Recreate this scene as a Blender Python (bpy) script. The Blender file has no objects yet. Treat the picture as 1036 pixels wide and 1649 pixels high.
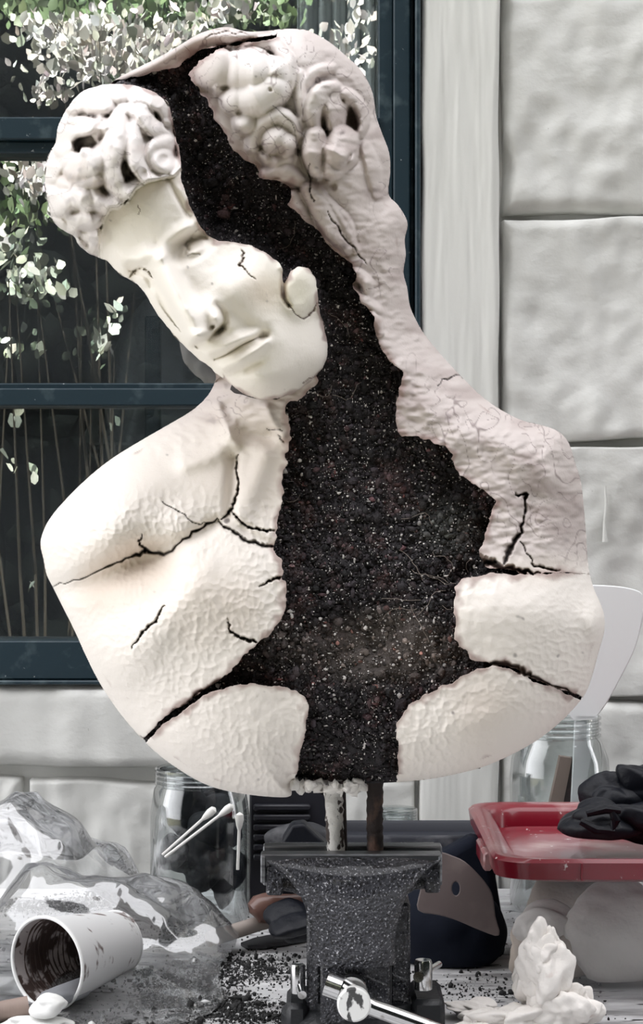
import bpy, math, random
import numpy as np
from mathutils import Vector, Matrix, Euler

# ---------------------------------------------------------------- camera, sky, sun, exposure
D, F, CZ = 1.6, 3200.0, 1.2          # camera distance, focal length in pixels of a 1036x1649 frame, camera height
sc = bpy.context.scene
cam = bpy.data.objects.new('camera', bpy.data.cameras.new('camera'))
sc.collection.objects.link(cam)
cam.location = (0, -D, CZ); cam.rotation_euler = (math.pi/2, 0, 0)
cam.data.sensor_fit = 'VERTICAL'; cam.data.sensor_height = 36.0; cam.data.lens = F/1649.0*36.0
cam.data.clip_start = 0.05; cam.data.clip_end = 100
sc.camera = cam
w = bpy.data.worlds.new('sky'); sc.world = w; w.use_nodes = True
bg = w.node_tree.nodes['Background']
bg.inputs[0].default_value = (0.97, 0.97, 1.0, 1); bg.inputs[1].default_value = 3.3
sun = bpy.data.objects.new('sun', bpy.data.lights.new('sun', 'SUN'))
sc.collection.objects.link(sun)
sun.data.energy = 26.0; sun.data.angle = math.radians(0.6); sun.data.color = (1.0, 0.96, 0.9)
sun.rotation_euler = (math.radians(-32), math.radians(-8), 0)     # shines over the house roof onto the garden
sc.view_settings.view_transform = 'Standard'; sc.view_settings.look = 'None'
sc.view_settings.gamma = 1.0; sc.view_settings.use_curve_mapping = False
sc.view_settings.exposure = 0.14

rng = np.random.default_rng(7)
random.seed(7)

def P(u, v, y):
    """point seen at pixel (u, v) of the photograph at depth y (bust plane is y = 0)"""
    t = (D+y)/F
    return ((u-518)*t, y, CZ+(824-v)*t)
TZ = CZ-0.413                         # table top height
def on_table(u, v):
    d = F*0.413/(v-824)
    return ((u-518)*d/F, d-D)

# ---------------------------------------------------------------- helpers
def material(name, color=(0.5, 0.5, 0.5), rough=0.6, metal=0.0, spec=0.5, bump=None, mix=None, attr=None, speck=None, alpha=None, trans=0.0, coat=0.0, ior=1.45, stripes=None):
    m = bpy.data.materials.new(name); m.use_nodes = True
    nt = m.node_tree; N = nt.nodes; L = nt.links
    b = N['Principled BSDF']
    b.inputs['Roughness'].default_value = rough; b.inputs['Metallic'].default_value = metal
    b.inputs['Specular IOR Level'].default_value = spec; b.inputs['IOR'].default_value = ior
    b.inputs['Transmission Weight'].default_value = trans; b.inputs['Coat Weight'].default_value = coat
    b.inputs['Base Color'].default_value = (*color, 1)
    tc = N.new('ShaderNodeTexCoord'); out = None
    def noise(scale, detail=4, sc3=(1, 1, 1), dist=0.0):
        mp = N.new('ShaderNodeMapping'); mp.inputs['Scale'].default_value = sc3
        L.new(tc.outputs['Object'], mp.inputs[0])
        n = N.new('ShaderNodeTexNoise'); n.inputs['Scale'].default_value = scale; n.inputs['Detail'].default_value = detail
        n.inputs['Distortion'].default_value = dist
        L.new(mp.outputs[0], n.inputs['Vector']); return n
    if attr:
        a = N.new('ShaderNodeAttribute'); a.attribute_name = attr; out = a.outputs['Color']
    for (c2, scale, lo, hi, s3) in (mix or []):
        n = noise(scale, 6, s3)
        r = N.new('ShaderNodeMapRange'); r.inputs['From Min'].default_value = lo; r.inputs['From Max'].default_value = hi
        L.new(n.outputs['Fac'], r.inputs['Value'])
        mx = N.new('ShaderNodeMix'); mx.data_type = 'RGBA'
        L.new(r.outputs[0], mx.inputs['Factor'])
        if out: L.new(out, mx.inputs['A'])
        else: mx.inputs['A'].default_value = (*color, 1)
        mx.inputs['B'].default_value = (*c2, 1); out = mx.outputs['Result']
    if out: L.new(out, b.inputs['Base Color'])
    if bump:
        prev = None
        for (scale, strength, dist, s3) in bump:
            n = noise(scale, 5, s3); bp = N.new('ShaderNodeBump')
            bp.inputs['Strength'].default_value = strength; bp.inputs['Distance'].default_value = dist
            L.new(n.outputs['Fac'], bp.inputs['Height'])
            if prev: L.new(prev, bp.inputs['Normal'])
            prev = bp.outputs[0]
        L.new(prev, b.inputs['Normal'])
    if alpha is not None: b.inputs['Alpha'].default_value = alpha
    return m

def tag(o, label=None, cat=None, group=None, kind=None):
    if label: o['label'] = label
    if cat: o['category'] = cat
    if group: o['group'] = group
    if kind: o['kind'] = kind
    return o
def empty(name, loc, rot=(0, 0, 0)):
    o = bpy.data.objects.new(name, None); o.location = loc; o.rotation_euler = rot; o.empty_display_size = 0.03
    sc.collection.objects.link(o); return o
def link(name, me, m=None, parent=None, smooth=True):
    if m and not me.materials: me.materials.append(m)
    if smooth: me.polygons.foreach_set('use_smooth', np.ones(len(me.polygons), dtype=bool))
    o = bpy.data.objects.new(name, me); sc.collection.objects.link(o)
    if parent:
        o.parent = parent
        o.matrix_parent_inverse = Matrix.LocRotScale(parent.location, parent.rotation_euler, parent.scale).inverted()
    return o
def np_mesh(name, verts, faces, col=None):
    """faces: (n,k) int array or list of arrays"""
    verts = np.asarray(verts, dtype=np.float32); me = bpy.data.meshes.new(name)
    if not isinstance(faces, list): faces = [faces]
    faces = [np.asarray(f, dtype=np.int32) for f in faces if len(f)]
    loops = np.concatenate([f.ravel() for f in faces]); sizes = np.concatenate([np.full(len(f), f.shape[1]) for f in faces])
    me.vertices.add(len(verts)); me.vertices.foreach_set('co', verts.ravel())
    me.loops.add(len(loops)); me.loops.foreach_set('vertex_index', loops.astype(np.int32))
    me.polygons.add(len(sizes)); starts = np.concatenate([[0], np.cumsum(sizes)[:-1]]).astype(np.int32)
    me.polygons.foreach_set('loop_start', starts); me.polygons.foreach_set('loop_total', sizes.astype(np.int32))
    me.update(calc_edges=True)
    if col is not None:
        at = me.color_attributes.new('col', 'FLOAT_COLOR', 'POINT')
        c = np.ones((len(verts), 4), dtype=np.float32); c[:, :3] = col
        at.data.foreach_set('color', c.ravel())
    return me

class MB:
    """collects simple solids as one mesh"""
    def __init__(s): s.v = []; s.f = []
    def add(s, vs, fs):
        n = len(s.v); s.v += [tuple(p) for p in vs]; s.f += [tuple(i+n for i in f) for f in fs]; return s
    def box(s, lo, hi, bev=0.0):
        (x0, y0, z0), (x1, y1, z1) = lo, hi
        if bev <= 0:
            vs = [(x, y, z) for x in (x0, x1) for y in (y0, y1) for z in (z0, z1)]
            fs = [(0, 1, 3, 2), (4, 6, 7, 5), (0, 4, 5, 1), (2, 3, 7, 6), (0, 2, 6, 4), (1, 5, 7, 3)]
            return s.add(vs, fs)
        pts = []; import itertools
        c = [(x0, x1), (y0, y1), (z0, z1)]; idx = {}
        for corner in itertools.product((0, 1), repeat=3):
            for ax in range(3):
                p = [c[k][corner[k]] + (bev if corner[k] == 0 else -bev)*(k != ax) for k in range(3)]
                idx[(corner, ax)] = len(pts); pts.append(p)
        fs = []
        for ax in range(3):
            a, b = [k for k in range(3) if k != ax]
            for sd in (0, 1):
                q = []
                for (i, j) in ((0, 0), (1, 0), (1, 1), (0, 1)):
                    cr = [0, 0, 0]; cr[ax] = sd; cr[a] = i; cr[b] = j; q.append(idx[(tuple(cr), ax)])
                fs.append(q if (sd == 1) == (ax != 1) else q[::-1])
            for (i, j) in ((0, 0), (0, 1), (1, 0), (1, 1)):   # edges along ax
                c0 = [0, 0, 0]; c0[a] = i; c0[b] = j; c1 = list(c0); c1[ax] = 1
                c0, c1 = tuple(c0), tuple(c1)
                fs.append([idx[(c0, a)], idx[(c1, a)], idx[(c1, b)], idx[(c0, b)]])
        for corner in itertools.product((0, 1), repeat=3):
            fs.append([idx[(corner, 0)], idx[(corner, 1)], idx[(corner, 2)]])
        return s.add(pts, fs)
    def lathe(s, prof, seg=32, M=None, cap=True):
        """prof: list of (r, z)"""
        vs = []; fs = []
        for (r, z) in prof:
            for k in range(seg):
                a = 2*math.pi*k/seg; vs.append((r*math.cos(a), r*math.sin(a), z))
        for i in range(len(prof)-1):
            for k in range(seg):
                k2 = (k+1) % seg; fs.append((i*seg+k, i*seg+k2, (i+1)*seg+k2, (i+1)*seg+k))
        if cap:
            fs.append(tuple(range(seg))[::-1]); n = (len(prof)-1)*seg; fs.append(tuple(n+k for k in range(seg)))
        if M is not None: vs = [M @ Vector(p) for p in vs]
        return s.add(vs, fs)
    def tube(s, pts, rad, seg=10, cap=True):
        pts = [Vector(p) for p in pts]; n = len(pts)
        if not hasattr(rad, '__len__'): rad = [rad]*n
        vs = []; fs = []; up = Vector((0.31, 0.17, 0.93))
        for i, p in enumerate(pts):
            d = (pts[min(i+1, n-1)]-pts[max(i-1, 0)]).normalized()
            a = d.cross(up).normalized(); b = d.cross(a)
            for k in range(seg):
                t = 2*math.pi*k/seg; vs.append(p+a*math.cos(t)*rad[i]+b*math.sin(t)*rad[i])
        for i in range(n-1):
            for k in range(seg):
                k2 = (k+1) % seg; fs.append((i*seg+k, i*seg+k2, (i+1)*seg+k2, (i+1)*seg+k))
        if cap: fs.append(tuple(range(seg))[::-1]); fs.append(tuple((n-1)*seg+k for k in range(seg)))
        return s.add(vs, fs)
    def prism(s, poly, y0, y1, axis='y'):
        """poly of (x,z) extruded along y"""
        n = len(poly); vs = [(x, y0, z) for x, z in poly]+[(x, y1, z) for x, z in poly]
        fs = [tuple(range(n)), tuple(range(2*n-1, n-1, -1))]+[(i, i+n, (i+1) % n+n, (i+1) % n) for i in range(n)]
        return s.add(vs, fs)
    def build(s, name, m, parent=None, smooth=False, bevel=0.0, sub=0, weld=False):
        me = bpy.data.meshes.new(name); me.from_pydata(s.v, [], s.f); me.validate()
        import bmesh
        bm = bmesh.new(); bm.from_mesh(me)
        if weld: bmesh.ops.remove_doubles(bm, verts=bm.verts, dist=1e-5)
        bmesh.ops.recalc_face_normals(bm, faces=bm.faces); bm.to_mesh(me); bm.free()
        o = link(name, me, m, parent, smooth)
        if bevel:
            b = o.modifiers.new('bevel', 'BEVEL'); b.width = bevel; b.segments = 3; b.limit_method = 'ANGLE'; b.angle_limit = math.radians(35)
        if sub:
            q = o.modifiers.new('sub', 'SUBSURF'); q.levels = sub; q.render_levels = sub
        if smooth:
            try: me.set_sharp_from_angle(angle=math.radians(40))
            except Exception: pass
        return o

def blur2(A, s):
    if s <= 0: return A
    r = int(3*s)+1; k = np.exp(-0.5*(np.arange(-r, r+1)/s)**2); k /= k.sum(); k = k.astype(np.float32)
    A = np.pad(A, ((r, r), (r, r)), mode='edge').astype(np.float32)
    B = sum(k[i]*A[i:A.shape[0]-2*r+i, :] for i in range(2*r+1))
    return sum(k[i]*B[:, i:B.shape[1]-2*r+i] for i in range(2*r+1))
def fnoise(shape, s, seed, ay=1.0, ax=1.0):
    """smooth noise, feature size s nodes (unit deviation)"""
    g = np.random.default_rng(seed).standard_normal(shape)
    fy = np.fft.fftfreq(shape[0])[:, None]; fx = np.fft.rfftfreq(shape[1])[None, :]
    k = np.exp(-2*math.pi**2*s*s*((fy*ay)**2+(fx*ax)**2))
    o = np.fft.irfft2(np.fft.rfft2(g)*k, s=shape); return (o/o.std()).astype(np.float32)
def fold(p, freq, seed, n=5):
    """crumpled-paper creases from random folded planes, p (n,3)"""
    r = np.random.default_rng(seed); o = np.zeros(len(p))
    q = p.copy()
    for k in range(n):
        d = r.standard_normal(3); d /= np.linalg.norm(d); f = freq*(0.6+1.3*r.random())
        ph = (q@d)*f+r.random()*2
        t = np.abs((ph % 2)-1); o += t/ (1+0.25*k)
        q = q+np.outer(t-0.5, r.standard_normal(3))*0.10/freq
    return (o-o.mean())/(o.std()+1e-9)
ICO = {}
def ico(n):
    import bmesh
    if n not in ICO:
        bm = bmesh.new(); bmesh.ops.create_icosphere(bm, subdivisions=n, radius=1.0)
        ICO[n] = (np.array([v.co[:] for v in bm.verts]), np.array([[v.index for v in f.verts] for f in bm.faces])); bm.free()
    return ICO[n]
def lumps(centers, radii, seed, sub=1, cols=None, squash=0.25, jit=0.25):
    """many little irregular grains as one mesh"""
    v, f = ico(sub); n = len(centers); r = np.random.default_rng(seed)
    V = v[None]*(1+jit*r.standard_normal((n, len(v), 1)))
    V = V*(1+squash*r.standard_normal((n, 1, 3)).clip(-2, 2))
    V = V*np.asarray(radii)[:, None, None]+np.asarray(centers)[:, None, :]
    Fc = f[None]+(np.arange(n)*len(v))[:, None, None]
    c = None
    if cols is not None: c = np.repeat(np.asarray(cols)[:, None, :], len(v), 1).reshape(-1, 3)
    return np_mesh('grains', V.reshape(-1, 3), Fc.reshape(-1, 3), c)
def crumple(center, radii, seed, freq=3.0, amp=0.2, sub=5, squash_z=None):
    v, f = ico(sub); d = fold(v, freq*.6, seed)*amp + fold(v, freq*1.5, seed+5)*amp*0.16
    V = v*(1+d[:, None])*np.array(radii)+np.array(center)
    if squash_z is not None: V[:, 2] = np.maximum(V[:, 2], squash_z)
    return np_mesh('crumple', V, f)

# ---------------------------------------------------------------- materials of the setting
white_paint = material('white_wall_paint', (0.60, 0.60, 0.575), 0.55, spec=0.3,
    mix=[((0.50, 0.50, 0.475), 9, 0.48, 0.75, (1, 1, 1)), ((0.20, 0.19, 0.17), 120, 0.735, 0.78, (1, 1, .5))],
    bump=[(22, 0.45, 0.006, (1, 1, 1.3)), (160, 0.22, 0.002, (1, 1, 1))])
strip_paint = material('smooth_wall_paint', (0.64, 0.64, 0.61), 0.5, spec=0.3,
    mix=[((0.54, 0.54, 0.51), 14, 0.5, 0.8, (3, 1, .4)), ((0.2, 0.19, 0.17), 110, 0.745, 0.78, (1, 1, .4))],
    bump=[(26, 0.16, 0.003, (1.6, 1, .35)), (200, 0.12, 0.001, (1, 1, 1))])
teal = material('dark_teal_window_paint', (0.009, 0.024, 0.034), 0.42,
    mix=[((0.05, 0.075, 0.085), 45, 0.56, 0.75, (1, 1, 1)), ((0.25, 0.27, 0.27), 130, 0.70, 0.74, (1, 1, 1))],
    bump=[(60, 0.3, 0.002, (1, 1, 1))])
dark_room = material('dim_interior_paint', (0.32, 0.33, 0.34), 0.9)
glassm = bpy.data.materials.new('window_glass'); glassm.use_nodes = True
nt = glassm.node_tree; nt.nodes.clear()
o_ = nt.nodes.new('ShaderNodeOutputMaterial'); mx_ = nt.nodes.new('ShaderNodeMixShader')
g_ = nt.nodes.new('ShaderNodeBsdfGlossy'); t_ = nt.nodes.new('ShaderNodeBsdfTransparent')
g_.inputs['Roughness'].default_value = 0.0; g_.inputs['Color'].default_value = (1, 1, 1, 1); t_.inputs['Color'].default_value = (0.85, 0.88, 0.88, 1)
mx_.inputs[0].default_value = 0.14
nt.links.new(t_.outputs[0], mx_.inputs[1]); nt.links.new(g_.outputs[0], mx_.inputs[2]); df_ = nt.nodes.new('ShaderNodeBsdfDiffuse'); df_.inputs['Color'].default_value = (.55, .6, .64, 1); mh_ = nt.nodes.new('ShaderNodeMixShader'); mh_.inputs[0].default_value = .022   # pale diffuse haze mixed in to lift the dark panes
nt.links.new(mx_.outputs[0], mh_.inputs[1]); nt.links.new(df_.outputs[0], mh_.inputs[2]); nt.links.new(mh_.outputs[0], o_.inputs[0])

# ---------------------------------------------------------------- house wall, window, table, ground
YW = 0.60                                 # face of the house wall
def px(u, y=YW): return (u-518)*(D+y)/F
def pz(v, y=YW): return CZ+(824-v)*(D+y)/F
def struct(o): o['kind'] = 'structure'; return o
XL, XR, ZT, ZB = px(-560), px(674), pz(-560), pz(1098)
m = MB()
m.box((XR, YW+0.03, 0), (3.0, YW+0.25, 3.0)); m.box((-3.0, YW+0.03, 0), (XL, YW+0.25, 3.0))
m.box((XL, YW+0.03, 0), (XR, YW+0.25, ZB)); m.box((XL, YW+0.03, ZT), (XR, YW+0.25, 3.0))
wall = struct(m.build('wall_back', white_paint))
def block(u0, u1, v0, v1, y, seed, mat, amp=0.004, edge=0.012, nx=70, parent=wall, name='stone_block', ax=1.0, ay=1.0, depth=.008):
    x0, x1, z0, z1 = px(u0), px(u1), pz(v1), pz(v0)
    ny = max(8, int(nx*(z1-z0)/(x1-x0))); ny = min(ny, 150)
    X, Z = np.meshgrid(np.linspace(x0, x1, nx), np.linspace(z0, z1, ny))
    n = fnoise(X.shape, nx/12, seed, ay, ax)*0.6+fnoise(X.shape, nx/35, seed+1, ay, ax)*0.4
    d = np.minimum(np.minimum(X-x0, x1-X), np.minimum(Z-z0, z1-Z))+n*0.0025
    fall = np.clip(1-d/edge, 0, 1)**2*(1+.5*fnoise(X.shape, nx/9, seed+2))
    Y = y - n*amp - fnoise(X.shape, nx/60, seed+4)*amp*.16 + fall*depth
    wz = 0.0016*fnoise(X.shape, nx/16, seed+3); Z = Z+wz; X = X+.5*wz
    Y[0, :] = Y[-1, :] = YW+0.035; Y[:, 0] = Y[:, -1] = YW+0.035
    V = np.stack([X, Y, Z], -1).reshape(-1, 3)
    i = np.arange(ny*nx).reshape(ny, nx)
    f = np.stack([i[:-1, :-1], i[:-1, 1:], i[1:, 1:], i[1:, :-1]], -1).reshape(-1, 4)
    return link(name, np_mesh(name, V, f), mat, parent)
# smooth rendered strip beside the window and block courses to the right
block(677, 806, -420, 1500, YW-0.008, 3, strip_paint, 0.0007, 0.010, 60, name='rendered_strip', ax=.8, ay=2)
sd = 11
for (a, b) in ((-420, -28), (-24, 343), (348.5, 711), (716, 1124), (1129, 1500)):
    for (c, e) in ((809, 1420), (1424, 2050)):
        sd += 3; block(c, e, a, b, YW+0.004, sd, white_paint, 0.0036, 0.016, 170, ax=.7, ay=1.1)
for (a, b, us) in ((1100, 1243, (-900, 400, 676)), (1257, 1500, (-900, -380, 36, 676))):
    for k in range(len(us)-1):
        sd += 3; block(us[k]+4, us[k+1]-4, a, b, YW+(0.0 if a < 1200 else 0.008), sd, white_paint, 0.0035, 0.014, 120, ax=.4, ay=1.3)
# window: frame, sashes, panes
win = struct(empty('window_1', (px(100), YW, ZB)))
def wbox(u0, u1, v0, v1, ya, yb, name, bev=0.0015, mat=teal):
    return MB().box((px(u0), ya, pz(v1)), (px(u1), yb, pz(v0)), bev).build(name, mat, win)
wbox(634, 661, -560, 1096, YW+0.000, YW+0.09, 'jamb'); wbox(668.5, 677, -560, 1096, YW-0.012, YW+0.06, 'bead'); wbox(661, 668.5, -560, 1096, YW+0.02, YW+0.09, 'jamb_rebate')
wbox(610, 634, -560, 1096, YW+0.012, YW+0.07, 'stile')
wbox(-560, 612, 186, 222, YW+0.006, YW+0.055, 'meeting_rail'); wbox(-560, 612, 222, 241, YW+0.018, YW+0.07, 'meeting_rail')
wbox(-560, 612, 624, 652, YW+0.008, YW+0.055, 'glazing_bar'); wbox(-560, 612, 614, 626, YW+0.026, YW+0.05, 'glazing_bar')
wbox(-560, 634, 1032, 1094, YW+0.002, YW+0.08, 'bottom_rail'); wbox(-560, -520, -560, 1096, YW, YW+0.09, 'jamb')
wbox(-560, 674, 1095, 1102, YW-0.004, YW+0.1, 'sill_bead')
YG = YW+0.045
for (a, b) in ((-560, 186), (238, 618), (648, 1034)):
    MB().box((px(-540), YG, pz(b)), (px(612), YG+0.0001, pz(a))).build('window_pane', glassm, win)
    # a pane is a single reflecting sheet
m = MB()
m.box((-2.2, 2.6, 0), (1.6, 2.65, 2.8)); m.box((-2.25, YW+0.25, 0), (-2.2, 2.65, 2.8)); m.box((1.6, YW+0.25, 0), (1.65, 2.65, 2.8))
m.box((-2.25, YW+0.25, 2.8), (1.65, 2.65, 2.85)); m.box((-2.25, YW+0.25, -.05), (1.65, 2.65, 0.0))
struct(m.build('wall_interior', dark_room))
# table top with its worn white boards
tabm = material('worn_white_table_paint', (0.52, 0.52, 0.525), 0.6,
    mix=[((0.24, 0.235, 0.235), 16, 0.48, 0.66, (.6, 2.5, 1)), ((0.7, 0.7, 0.7), 30, 0.52, 0.66, (.5, 2.2, 1)), ((0.02, 0.018, 0.02), 60, 0.62, 0.67, (.5, 1.6, 1))],
    bump=[(90, 0.4, 0.002, (.5, 2, 1))])
tab = empty('work_table', (0, 0, 0))
tag(tab, 'paint-worn grey work table top scattered with soil in front of the house wall', 'table')
yy = YW-0.02
k = 0
while yy > -0.62+0.0:
    MB().box((-1.25, yy-0.198, TZ-0.03), (1.25, yy, TZ), 0.0015).build('board', tabm, tab); yy -= 0.2
MB().box((-1.2, -0.55, TZ-0.12), (1.2, -0.52, TZ-0.03)).box((-1.2, 0.5, TZ-0.12), (1.2, 0.53, TZ-0.03)).build('apron', tabm, tab)
for (x, y) in ((-1.15, -0.55), (1.15, -0.55), (-1.15, 0.5), (1.15, 0.5)):
    MB().box((x-.03, y-.03, 0), (x+.03, y+.03, TZ-0.03)).build('leg', tabm, tab)
groundm = material('dry_garden_soil', (0.09, 0.08, 0.06), 0.95, mix=[((0.05, 0.06, 0.03), 3, .4, .6, (1, 1, 1))])
struct(MB().box((-30, -30, -0.1), (30, YW+0.2, 0.0)).build('ground', groundm))

# ================================================================ garden behind the camera: shrubs and rear hedge seen only as a reflection in the window, side hedge unseen
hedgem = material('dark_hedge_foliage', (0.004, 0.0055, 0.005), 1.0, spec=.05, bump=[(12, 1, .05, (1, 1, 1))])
def mirror(u, v, yv):
    """garden point whose reflection in the glass shows at pixel (u, v), yv behind the glass plane as seen"""
    p = P(u, v, yv); return (p[0], 2*YG-yv, p[2])
g = np.random.default_rng(31)
n = 15000
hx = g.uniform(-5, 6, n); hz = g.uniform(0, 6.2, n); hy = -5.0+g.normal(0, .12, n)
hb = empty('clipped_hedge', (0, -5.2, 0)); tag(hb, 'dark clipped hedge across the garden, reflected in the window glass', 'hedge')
MB().box((-5, -5.6, 0), (6, -5.05, 6.2)).build('branches', hedgem, hb)  # height raised to cut off low sky so light falls from above
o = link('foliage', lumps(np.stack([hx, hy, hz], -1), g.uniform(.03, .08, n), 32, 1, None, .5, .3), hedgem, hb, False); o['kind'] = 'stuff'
hr = empty('added_side_hedge', (2.7, -1.5, 0)); tag(hr, 'tall dark unseen hedge added at the right to block sky light', 'hedge')
MB().box((2.6, -4.4, 0), (3.0, .3, 3.4)).build('branches', hedgem, hr)  # unseen hedge added to block sky on the right, leaving light from the left
leafm = material('sunlit_leaf', (0.5, 0.55, 0.4), 0.45, attr='col')
twigm = material('garden_twig', (0.035, 0.03, 0.02), 0.8)
LV = np.array([(0,0,0),(.28,.25,.03),(.3,.6,.06),(0,1,-.02),(-.3,.6,.06),(-.28,.25,.03),(0,.45,-.03)]); LF = [(0,1,6),(1,2,6),(2,3,6),(3,4,6),(4,5,6),(5,0,6)]
def leaves(name, spots, size, seed, tone, parent, aim=None):
    g = np.random.default_rng(seed); n = len(spots); V = np.zeros((n, 7, 3)); C = np.zeros((n, 7, 3))
    for k in range(n):
        s_ = size*g.uniform(.6, 1.35)
        M_ = Euler((g.uniform(.6, 2.3), g.uniform(-.9, .9), g.uniform(0, 6.28))).to_matrix()
        V[k] = (LV*s_*np.array([g.uniform(.8, 1.3), 1, 1]))@np.array(M_).T+spots[k]
        C[k] = np.array(tone)*min(1.2, g.lognormal(-.35, .5))*(1+g.normal(0, .05, 3))
    Fc = np.array(LF)[None]+(np.arange(n)*7)[:, None, None]
    o = link(name, np_mesh(name, V.reshape(-1, 3), Fc.reshape(-1, 3), C.reshape(-1, 3).clip(0, .95)), leafm, parent, False); o['kind'] = 'stuff'; return o
def shrub(label, regions, size, tone, seed, depth=(3.9, 4.5)):
    g = np.random.default_rng(seed); sp = []
    for (u, v, ru, rv, n) in regions:
        for _ in range(n):
            a = g.normal(0, .5), g.normal(0, .5); sp.append(mirror(u+a[0]*ru, v+a[1]*rv, g.uniform(*depth)))
    sp = np.array(sp); t = empty('garden_shrub', (sp[:, 0].mean(), sp[:, 1].mean(), 0)); tag(t, label, 'shrub')
    leaves('foliage', sp, size, seed, tone, t)
    mb = MB(); base = Vector((sp[:, 0].mean(), sp[:, 1].mean()-.1, 0))
    for k in g.choice(len(sp), min(4, len(sp)), replace=False):
        q = Vector(sp[k]); mb.tube([base, base.lerp(q, .5)+Vector((g.normal(0, .05), -.1, 0.1)), q], [.009, .005, .0015], 5)
    mb.build('stem', twigm, t)
shrub('shrub with dense pale sunlit leaves reflected at the top left of the window', [(165,85,105,60,650),(110,60,90,30,220),(75,160,35,20,40),(250,130,60,60,280),(300,60,60,30,130),(560,70,70,110,130),(70,290,60,30,190),(20,250,40,30,50),(370,20,60,20,80),(90,310,30,50,60)], .036, (.86,.84,.76), 41)
shrub('shrub with mid green leaves reflected along the top of the window', [(80,25,130,22,260),(260,25,120,22,260),(430,25,60,30,160),(30,330,50,60,120),(120,340,60,40,60),(230,150,60,30,60),(330,40,60,30,60)], .042, (.20,.29,.14), 42, (4.3,4.9))
shrub('muted green bush with small leaves reflected behind the middle pane', [(30,420,50,50,60),(70,480,50,30,50),(150,540,40,40,30),(30,560,30,40,20)], .034, (.10,.13,.09), 45, (4.2,4.6))
shrub('sparse young shrub with single sunlit sprigs reflected in the middle pane', [(15,400,25,40,16),(25,470,20,40,14),(75,440,30,16,20),(60,470,26,14,14),(100,478,18,12,8),(190,500,12,30,10),(160,560,26,20,18),(60,570,16,10,3),(10,560,12,30,8),(35,440,30,50,16),(8,420,16,40,14),(30,690,10,20,3),(20,750,14,20,4),(65,770,10,14,3),(180,690,10,8,3),(45,950,10,8,3)], .037, (.62,.68,.56), 43, (3.7,4.1))
# inside the room
curtm = material('thin_grey_curtain', (0.75, 0.77, 0.76), 0.9)
cb = MB(); nn = 60
for k in range(nn+1):
    t = k/nn; x = px(478+t*150, .85); y = .88+.012*math.sin(t*38)+.006*math.sin(t*83+1); cb.v += [(x, y, pz(-420, .88)), (x, y, .95)]
cb.f = [(2*k, 2*k+2, 2*k+3, 2*k+1) for k in range(nn)]
cu = cb.build('curtain', curtm, None, True); tag(cu, 'thin grey curtain hanging inside the window behind the top right of the pane', 'curtain')
sm_ = cu.modifiers.new('thick', 'SOLIDIFY'); sm_.thickness = .002
clm = material('dark_reflection_tone', (0.14, 0.15, 0.16), 0.9)
p = [(160,640),(165,560),(185,520),(215,495),(240,488),(262,500),(300,540),(340,620),(345,680)]
X, Zc = np.meshgrid(np.linspace(px(150, 1.1), px(420, 1.1), 60), np.linspace(0.0, 1, 60))
tops = np.interp(X[0]*F/(D+1.1)+518, [150,165,190,238,262,300,345,420], [690,560,515,472,476,500,580,640]); top = CZ+(824-tops)*(D+1.1)/F
Zs = Zc*(top[None]-0.4)+0.4
Yd = 1.1-.10*np.sqrt(np.clip(1-((X-X.mean())/(X.max()-X.min())*2)**2, 0, 1))+.018*fnoise(X.shape, 4, 77, .3, 1)+.15*Zc**6
i = np.arange(3600).reshape(60, 60); f = np.stack([i[:-1, :-1], i[:-1, 1:], i[1:, 1:], i[1:, :-1]], -1).reshape(-1, 4)
cl = link('bust_reflection_form', np_mesh('cloth', np.stack([X, Yd, Zs], -1).reshape(-1, 3), f), clm); cl.modifiers.new('t', 'SOLIDIFY').thickness = .004  # added dark form imitates the bust reflected in the glass
tag(cl, 'dark form added inside behind the middle window pane, imitating the reflected bust', 'cloth')
pb = MB().box((px(233, .93), .93, 0), (px(258, .93), .95, 1.45), .002).build('upright_post', material('blue_grey_post', (0.03, 0.045, 0.055), .6)); tag(pb, 'dark blue upright post inside the room in front of the added dark form', 'post')

# ================================================================ the bust
ST = 1.6                               # sculpting grid step in pixels of the photograph
U0, V0 = 48.0, 26.0
NU, NV = int((992-U0)/ST), int((1300-V0)/ST)
uu = U0+ST*np.arange(NU, dtype=np.float32); vv = V0+ST*np.arange(NV, dtype=np.float32)
UU, VV = np.meshgrid(uu, vv)
def seg_dist(pts, lo=0, hi=None, pad=None, closed=False):
    """distance of grid nodes to a polyline, its parameter 0..1; pad crops to a window"""
    pts = np.asarray(pts, dtype=np.float32)
    if closed: pts = np.vstack([pts, pts[:1]])
    if pad is None: s = (slice(None), slice(None))
    else:
        i0 = max(0, int((pts[:, 0].min()-pad-U0)/ST)); i1 = min(NU, int((pts[:, 0].max()+pad-U0)/ST)+2)
        j0 = max(0, int((pts[:, 1].min()-pad-V0)/ST)); j1 = min(NV, int((pts[:, 1].max()+pad-V0)/ST)+2)
        s = (slice(j0, j1), slice(i0, i1))
    X, Y = UU[s], VV[s]
    best = np.full(X.shape, 1e9, np.float32); par = np.zeros(X.shape, np.float32)
    L = np.linalg.norm(np.diff(pts, axis=0), axis=1); cum = np.concatenate([[0], np.cumsum(L)]); tot = max(cum[-1], 1e-6)
    for k in range(len(pts)-1):
        a, b = pts[k], pts[k+1]; d = b-a; l2 = float(d@d)+1e-9
        t = np.clip(((X-a[0])*d[0]+(Y-a[1])*d[1])/l2, 0, 1)
        q = (X-a[0]-t*d[0])**2+(Y-a[1]-t*d[1])**2
        m_ = q < best; best = np.where(m_, q, best); par = np.where(m_, (cum[k]+t*L[k])/tot, par)
    return s, np.sqrt(best), par
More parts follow.
